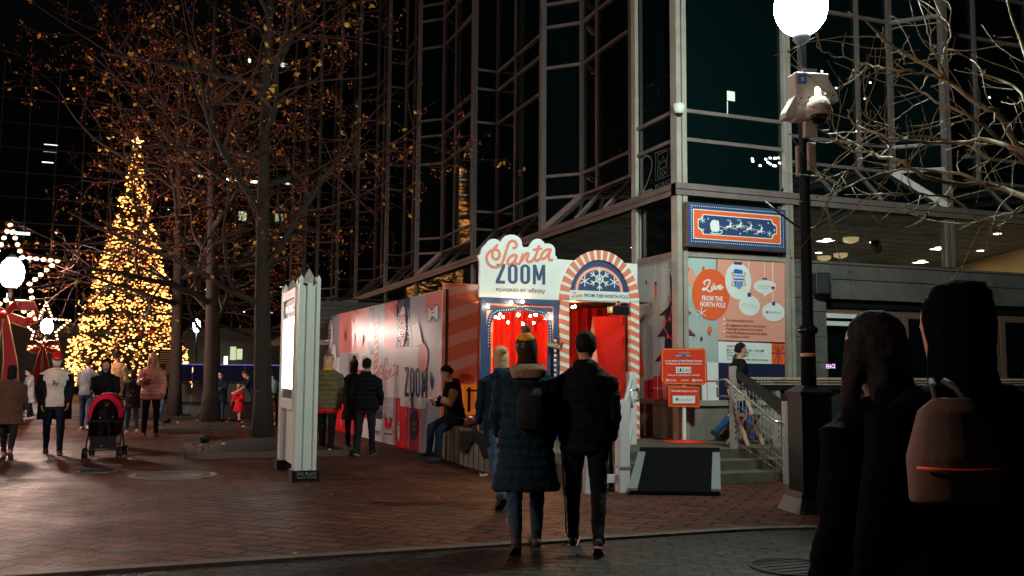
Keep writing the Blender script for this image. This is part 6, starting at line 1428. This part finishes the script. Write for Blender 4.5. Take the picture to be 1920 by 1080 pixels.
K = MB(); K.tube([(-.14, -.05, -.07), (-.07, -.072, -.073), (0, -.078, -.075), (.07, -.072, -.073), (.14, -.05, -.07)], .005, 'orange', 6); K.build('piping', bg_)
K = MB(); K.tube([(-.05, 0, .12), (-.035, .05, .17), (-.02, .10, .19)], .012, 'blackmatte', 6); K.tube([(.05, 0, .12), (.035, .05, .17), (.02, .10, .19)], .012, 'blackmatte', 6); K.build('strap', bg_)
# --- walker on the terrace, seated man
person('walker in dark top and blue jeans passing the poster', at(1385, 826, .4), fdir(1, .1), 1.66, ((26, 8), (-22, 22)), ((20, 8, 30), (-20, 8, 30)), 4, (0, 0), 'c_black', .02, 0, 'c_blue', 'blackmatte', 'short', 'hair_dark', vox=.012)
sp = Vector((4.86, 15.25, 0))
e, q = person('seated man in dark jacket with one tan sleeve eating on the seat wall', sp, fdir(-1, -.42), 1.80, ((58, 56, 12), (66, 62, 8)), ((22, 12, 95, 30), (15, 14, 75, 35)), 10, (26, -6), 'c_black', .0, 0, 'c_navy', 'blackmatte', 'short', 'hair_dark', hood='down', vox=.011, seat=.66, skin='skin')
K = MB(); 
sh_, elb, wr_, d1, d2 = q['AJ'][0]; S_ = q['sec']
K.loft([S_(sh_+d1*.05, .088, .09, d1), S_(sh_+d1*.15, .082, .084, d1), S_(elb, .076, .078, d1+d2), S_(elb+d2*.08, .07, .072, d2), S_(elb+d2*.17, .06, .062, d2)], 'c_tan', 16); K.build('tan_sleeve', e, remesh=.011)
K = MB(); K.loft([S_(q['AJ'][1][2]+Vector((0, .07, .05)), .03, .02, Vector((1, 0, 0))), S_(q['AJ'][1][2]+Vector((-.06, .08, .05)), .035, .03, Vector((1, 0, 0))), S_(q['AJ'][1][2]+Vector((-.13, .08, .05)), .03, .02, Vector((1, 0, 0)))], 'c_tan', 10, ax=Vector((0, 1, 0)))
o = K.build('sandwich', None); o.matrix_world = Matrix.Translation(e.location)@Matrix.Rotation(e.rotation_euler.z, 4, 'Z'); tag(o, 'half eaten sandwich in the hands of the seated man', 'food')
# --- three at the hoarding
e, q = person('person in olive quilted jacket and fur trimmed bobble hat beside the kiosk', at(612, 850), fdir(.15, 1), 1.80, ((6, 2), (-6, 4)), ((2, 9, 12), (2, 9, 12)), 1, (2, 0), 'c_olive', .02, 1, 'c_black', 'c_pink', 'med', 'hair_blond', ('pom', 'knit', 'fur'), vox=.012, wide=1.18)
K = MB(); K.loft([q['sec'](q['up'](0, -.01, 1.44), .12, .11, q['nd']), q['sec'](q['up'](0, -.01, 1.50), .105, .1, q['nd']), q['sec'](q['up'](0, -.01, 1.55), .085, .085, q['nd'])], 'c_yellow', 16); K.build('scarf', e, remesh=.012)
K = MB(); K.loft([q['sec'](q['up'](0, 0, .72), .19, .14, q['nd']), q['sec'](q['up'](0, 0, .80), .195, .145, q['nd'])], 'c_red', 18); K.build('red_hem', e)
e, q = person('person in long black coat and striped bobble hat between the other two at the hoarding', at(660, 840), fdir(.0, 1), 1.72, ((10, 4), (-10, 14)), ((3, 8, 15), (3, 8, 15)), 2, (0, 0), 'c_black', .22, 0, 'c_black', 'blackmatte', 'med', 'hair_brown', ('pom', 'knit', 'c_brown'), vox=.012)
person('short haired man in black quilted jacket with hands in pockets facing the hoarding', at(684, 854), fdir(.1, 1), 1.72, ((-6, 10), (9, 3)), ((-6, 14, 40), (-6, 16, 40)), 1, (2, 0), 'c_black', .0, 1, 'c_dgrey', 'blackmatte', 'short', 'hair_dark', vox=.011, wide=1.18, topm2='c_black', hood='down')
# --- left group
e, q = person('man in red cap, white mask, open black coat and printed cream shirt walking closer', at(98, 852), (.08, -1), 1.80, ((12, 2), (-14, 16)), ((4, 9, 20), (-4, 9, 20)), 0, (10, 0), 'c_cream', .0, 0, 'c_navy', 'c_brown', 'short', 'hair_dark', ('cap', 'c_red', 'c_red'), mask='c_white', vox=.012, wide=1.12)
K = MB(); s_ = q['sec']; up_ = q['up']; nd_ = q['nd']
for sx in (-1, 1):
    K.loft([s_(up_(sx*.18, -.05, .62), .10, .15, nd_), s_(up_(sx*.17, -.045, .9), .10, .155, nd_), s_(up_(sx*.155, -.035, 1.15), .09, .15, nd_), s_(up_(sx*.14, -.02, 1.35), .09, .14, nd_), s_(up_(sx*.10, -.01, 1.46), .06, .09, nd_), s_(up_(sx*.06, -.01, 1.5), .03, .05, nd_)], 'c_black', 14)
    sh_, elb, wr_, d1, d2 = q['AJ'][0 if sx < 0 else 1]
    K.loft([s_(sh_, .088, .09, d1), s_(sh_+d1*.15, .078, .08, d1), s_(elb, .070, .072, d1+d2), s_(elb+d2*.12, .06, .062, d2), s_(wr_, .052, .055, d2)], 'c_black', 14)
K.loft([s_(up_(0, -.10, .62), .2, .05, nd_), s_(up_(0, -.11, 1.0), .19, .05, nd_), s_(up_(0, -.10, 1.4), .17, .05, nd_), s_(up_(0, -.06, 1.5), .08, .04, nd_)], 'c_black', 14)
K.build('open_coat', e, remesh=.013)
K = MB(); cc = up_(0, .16, 1.24)
for pts in ([(-.05, .05), (-.01, -.05), (.0, .04), (.05, .05)], [(-.03, .0), (.03, .0)], [(.03, .05), (.04, -.03)]): K.tube([q['Sx'](cc+Vector((x, 0, z))) for x, z in pts], .008, 'c_dgrey', 5)
K.build('chest_print', e)
person('woman in black hooded coat and violet mask pushing the red pushchair', at(192, 836), toward, 1.68, ((8, 4), (-8, 10)), ((30, 6, 40, 5), (30, 6, 40, 5)), 6, (6, 0), 'c_black', .18, 0, 'c_black', 'blackmatte', 'med', 'hair_dark', hood=True, mask='c_purple', vox=.012, wide=1.2)
# pushchair
pc = empty('pushchair', at(196, 857), math.atan2(-toward[0], toward[1])-.16, 'black pushchair with curved red canopy', 'pushchair')
K = MB()
for sx in (-1, 1):
    K.tube([(sx*.27, .25, .12), (sx*.26, .0, .5), (sx*.26, -.35, 1.02)], .014, 'black', 8); K.tube([(sx*.27, -.35, .12), (sx*.26, 0.05, .52)], .014, 'black', 8); K.tube([(sx*.26, .02, .5), (sx*.26, .2, .62)], .012, 'black', 8)
K.tube([(-.26, -.35, 1.02), (0, -.38, 1.04), (.26, -.35, 1.02)], .018, 'blackmatte', 8); K.tube([(-.26, .2, .62), (0, .26, .63), (.26, .2, .62)], .014, 'blackmatte', 8); K.tube([(-.27, -.35, .14), (.27, -.35, .14)], .012, 'black', 8); K.tube([(-.27, .25, .14), (.27, .25, .14)], .012, 'black', 8)
K.build('frame', pc)
for sx in (-1, 1):
    for y in (.27, -.36):
        W_ = MB(); 
        for dx in (-.025, .025): W_.tube([(sx*.27+dx-.012, y, .09), (sx*.27+dx+.012, y, .09)], .09, 'blackmatte', 18)
        wo_ = W_.build('wheel', pc); W_ = MB(); W_.tube([(sx*.27-.045, y, .09), (sx*.27+.045, y, .09)], .03, 'galv', 10); W_.build('hub', wo_)
K = MB(); K.faces([(-.22, .22, .36), (.22, .22, .36), (.22, -.1, .38), (-.22, -.1, .38), (-.22, -.3, .86), (.22, -.3, .86), (-.24, .22, .5), (.24, .22, .5), (-.24, -.28, .86), (.24, -.28, .86)], [(0, 1, 2, 3), (3, 2, 5, 4), (0, 3, 8, 6), (1, 7, 9, 2), (3, 4, 8), (2, 9, 5)], 'c_dgrey'); K.build('seat', pc)
K = MB(); K.box((-.2, .17, .16), (.2, .24, .36), 'c_dgrey'); K.box((-.2, -.3, .2), (.2, .2, .23), 'c_dgrey'); K.build('basket', pc)
K = MB(); vs = []; nA = 14
for i in range(nA+1):
    a = math.pi*i/nA
    for (r, y, zc_) in ((.27, .10, .74), (.275, -.05, .80), (.24, -.25, .84)): vs.append((r*math.cos(a), y, zc_-.06+(.40 if y > 0 else .36)*math.sin(a)*(r/.27)))
K.faces(vs, [(3*i+j, 3*i+3+j, 3*i+4+j, 3*i+1+j) for i in range(nA) for j in (0, 1)], M['c_red'], True); 
ft = [Vector(vs[3*i]) for i in range(nA+1)]; fi = [Vector((p.x*.80, p.y+.05, .68+(p.z-.68)*.80)) for p in ft]
K.faces([q for pr_ in zip(ft, fi) for q in pr_], [(2*i, 2*i+1, 2*i+3, 2*i+2) for i in range(nA)], M['c_red'], True); K.tube(ft, .014, M['c_red'], 6); K.build('canopy', pc)
M['c_hotred'] = cloth('c_hotred', (.62, .012, .05))
for o in pc.children:
    if o.name.startswith('canopy'): o.data.materials[0] = M['c_hotred']
person('toddler in pink patterned mask and brown hat riding in the pushchair', pc.location+Vector((-toward[0]*.12, -toward[1]*.12, 0)), toward, .95, ((70, 60), (70, 60)), ((30, 10, 60), (30, 10, 60)), -8, (10, 0), 'c_dgrey', .0, 0, 'c_black', 'c_brown', 'short', 'hair_brown', ('cuff', 'c_brown', 'c_brown'), mask='c_pink', vox=.012, seat=.50)
person('tall person in tan coat with dark cap seen from behind the hooded woman', at(213, 806), fdir(.2, 1), 1.97, ((5, 3), (-6, 6)), ((8, 8, 60), (6, 8, 30)), 0, (0, 0), 'c_tan', .1, 0, 'c_black', 'blackmatte', 'short', 'hair_dark', ('cuff', 'c_black', 'c_black'), vox=.016, wide=1.15)
person('grey jacketed person with dark hair walking away behind the red capped man', at(160, 806), fdir(-.2, 1), 1.78, ((8, 3), (-10, 10)), ((8, 8, 30), (6, 8, 30)), 2, (0, 0), 'c_grey', .0, 0, 'c_jean', 'c_lgrey', 'short', 'hair_dark', vox=.016)
person('person in dark coat and jeans standing between the hooded woman and the blonde woman', at(246, 812), fdir(-.5, 1), 1.50, ((6, 3), (-8, 8)), ((8, 8, 30), (6, 8, 30)), 1, (0, 0), 'c_dgrey', .1, 0, 'c_jean', 'c_lgrey', 'med', 'hair_brown', vox=.016, wide=1.1)
e, q = person('blonde woman in shiny pink puffer jacket holding a red cup', at(281, 818), (.15, -1), 1.86, ((4, 3), (-7, 8)), ((8, 10, 20), (18, 14, 95, 10)), 0, (2, 0), 'c_pinkp', .02, 1, 'c_black', 'blackmatte', 'long', 'hair_blond', vox=.013, wide=1.15) if M.setdefault('c_pinkp', mat('c_pinkp', (.52, .22, .18), .35, noise=.2, bump=.4, bscale=20)) else None
cp = MB(); hw_ = q['AJ'][1][2]+q['AJ'][1][4]*.08; cp.lathe((0, 0, 0), [(.028, -.05), (.042, .07), (.044, .075)], 'red', 14); o = cp.build('red_cup', None); o.location = Matrix.Rotation(e.rotation_euler.z, 3, 'Z')@q['Sx'](hw_)+e.location+Vector((0, 0, .02)); tag(o, 'red paper cup held by the blonde woman', 'cup')
person('person in dark red-brown coat cut off at the left edge', at(14, 856), fdir(-.3, 1), 1.56, ((14, 3), (-16, 16)), ((8, 8, 50), (6, 8, 30)), 2, (0, 0), 'c_brown', .16, 0, 'c_dgrey', 'c_pink', 'med', 'hair_dark', vox=.014, wide=1.2)
person('child in pale grey padded coat and mask looking at a phone', at(53, 786), fdir(-.7, -.6), 1.50, ((4, 3), (-7, 8)), ((25, 6, 80, 15), (25, 6, 80, 15)), 3, (18, 0), 'c_lgrey', .22, 1, 'c_navy', 'c_lgrey', 'short', 'hair_dark', hood='down', mask='c_mask', vox=.016, wide=1.1)
# --- far middle group
person('person in dark coat, jeans and pale mask standing between two tree trunks', at(412, 793), fdir(-.1, -1), 1.45, ((6, 2), (-6, 6)), ((30, 8, 70, 25), (30, 8, 70, 25)), 2, (12, 0), 'c_navy', .05, 0, 'c_jean', 'c_brown', 'short', 'hair_dark', mask='c_mask', vox=.018, wide=1.2)
person('small child in red outfit and white socks left of the thick trunk', at(447, 797), fdir(-.3, -1), 1.12, ((14, 10), (-14, 10)), ((20, 12, 60), (10, 20, 30)), 4, (0, 0), 'c_red', .0, 0, None, 'c_white', 'short', 'hair_blond', vox=.014, skirt='c_red', boots=.16)
e, q = person('adult in navy shirt leaning out from behind the thick trunk with a glowing phone', at(476, 797), fdir(-1, -.15), 1.55, ((4, 3), (-7, 8)), ((40, 12, 20), (48, 10, 12)), 22, (10, 0), 'c_navy', .0, 0, 'c_black', 'blackmatte', 'short', 'hair_brown', vox=.016, sleeve=.5)
o = MB(); hw_ = q['AJ'][1][2]+q['AJ'][1][4]*.1; o.box((-.045, -.01, -.02), (.045, .09, -.008), 'black'); o.box((-.04, -.005, -.008), (.04, .085, -.006), 'whitewin'); o = o.build('phone', None); o.location = Matrix.Rotation(e.rotation_euler.z, 3, 'Z')@q['Sx'](hw_)+e.location; tag(o, 'small phone with a lit white screen held beside the red dressed child', 'phone')
person('woman in pale aqua top bending right of the thick trunk', at(508, 798), fdir(-.3, 1), 1.50, ((8, 3), (-10, 10)), ((20, 8, 40), (20, 8, 40)), 14, (0, 0), 'c_aqua', .0, 0, 'c_brown', 'c_pink', 'short', 'hair_brown', vox=.018)
person('child in bright red dress and white stockings between the trunk and the kiosk', at(502, 800), fdir(-.5, -1), 1.16, ((10, 5), (-10, 8)), ((25, 10, 60), (25, 10, 60)), 2, (0, 0), 'c_red', .0, 0, None, 'c_white', 'med', 'hair_brown', vox=.016, skirt='c_red', boots=.2)
person('distant walker in jeans at the right of the leftmost trunk', at(300, 790), fdir(.2, 1), 1.66, ((10, 5), (-10, 8)), ((5, 8, 20), (5, 8, 20)), 2, (0, 0), 'c_black', .1, 0, 'c_jeanl', 'c_lgrey', 'short', 'hair_dark', vox=.02)


# fallen leaves and scraps on the paving: too many and too small to count
g = MB(); rnd = random.Random(31)
for k in range(520):
    x = rnd.uniform(-5, 8); y = rnd.uniform(6, 24)
    if x > 4.5 and y > 10.3: continue
    c = Vector((x, y, .012)); a = rnd.uniform(0, 6.3); r = rnd.uniform(.015, .045)
    g.poly([c+Vector((math.cos(a+t)*r, math.sin(a+t)*r*.7, rnd.uniform(0, .012))) for t in (0, 1.5, 3.0, 4.6)], rnd.choice(['leaf', 'leafr', 'twig', 'twig', 'twig', 'soil']))
o = g.build('fallen_leaves'); tag(o, kind='stuff')
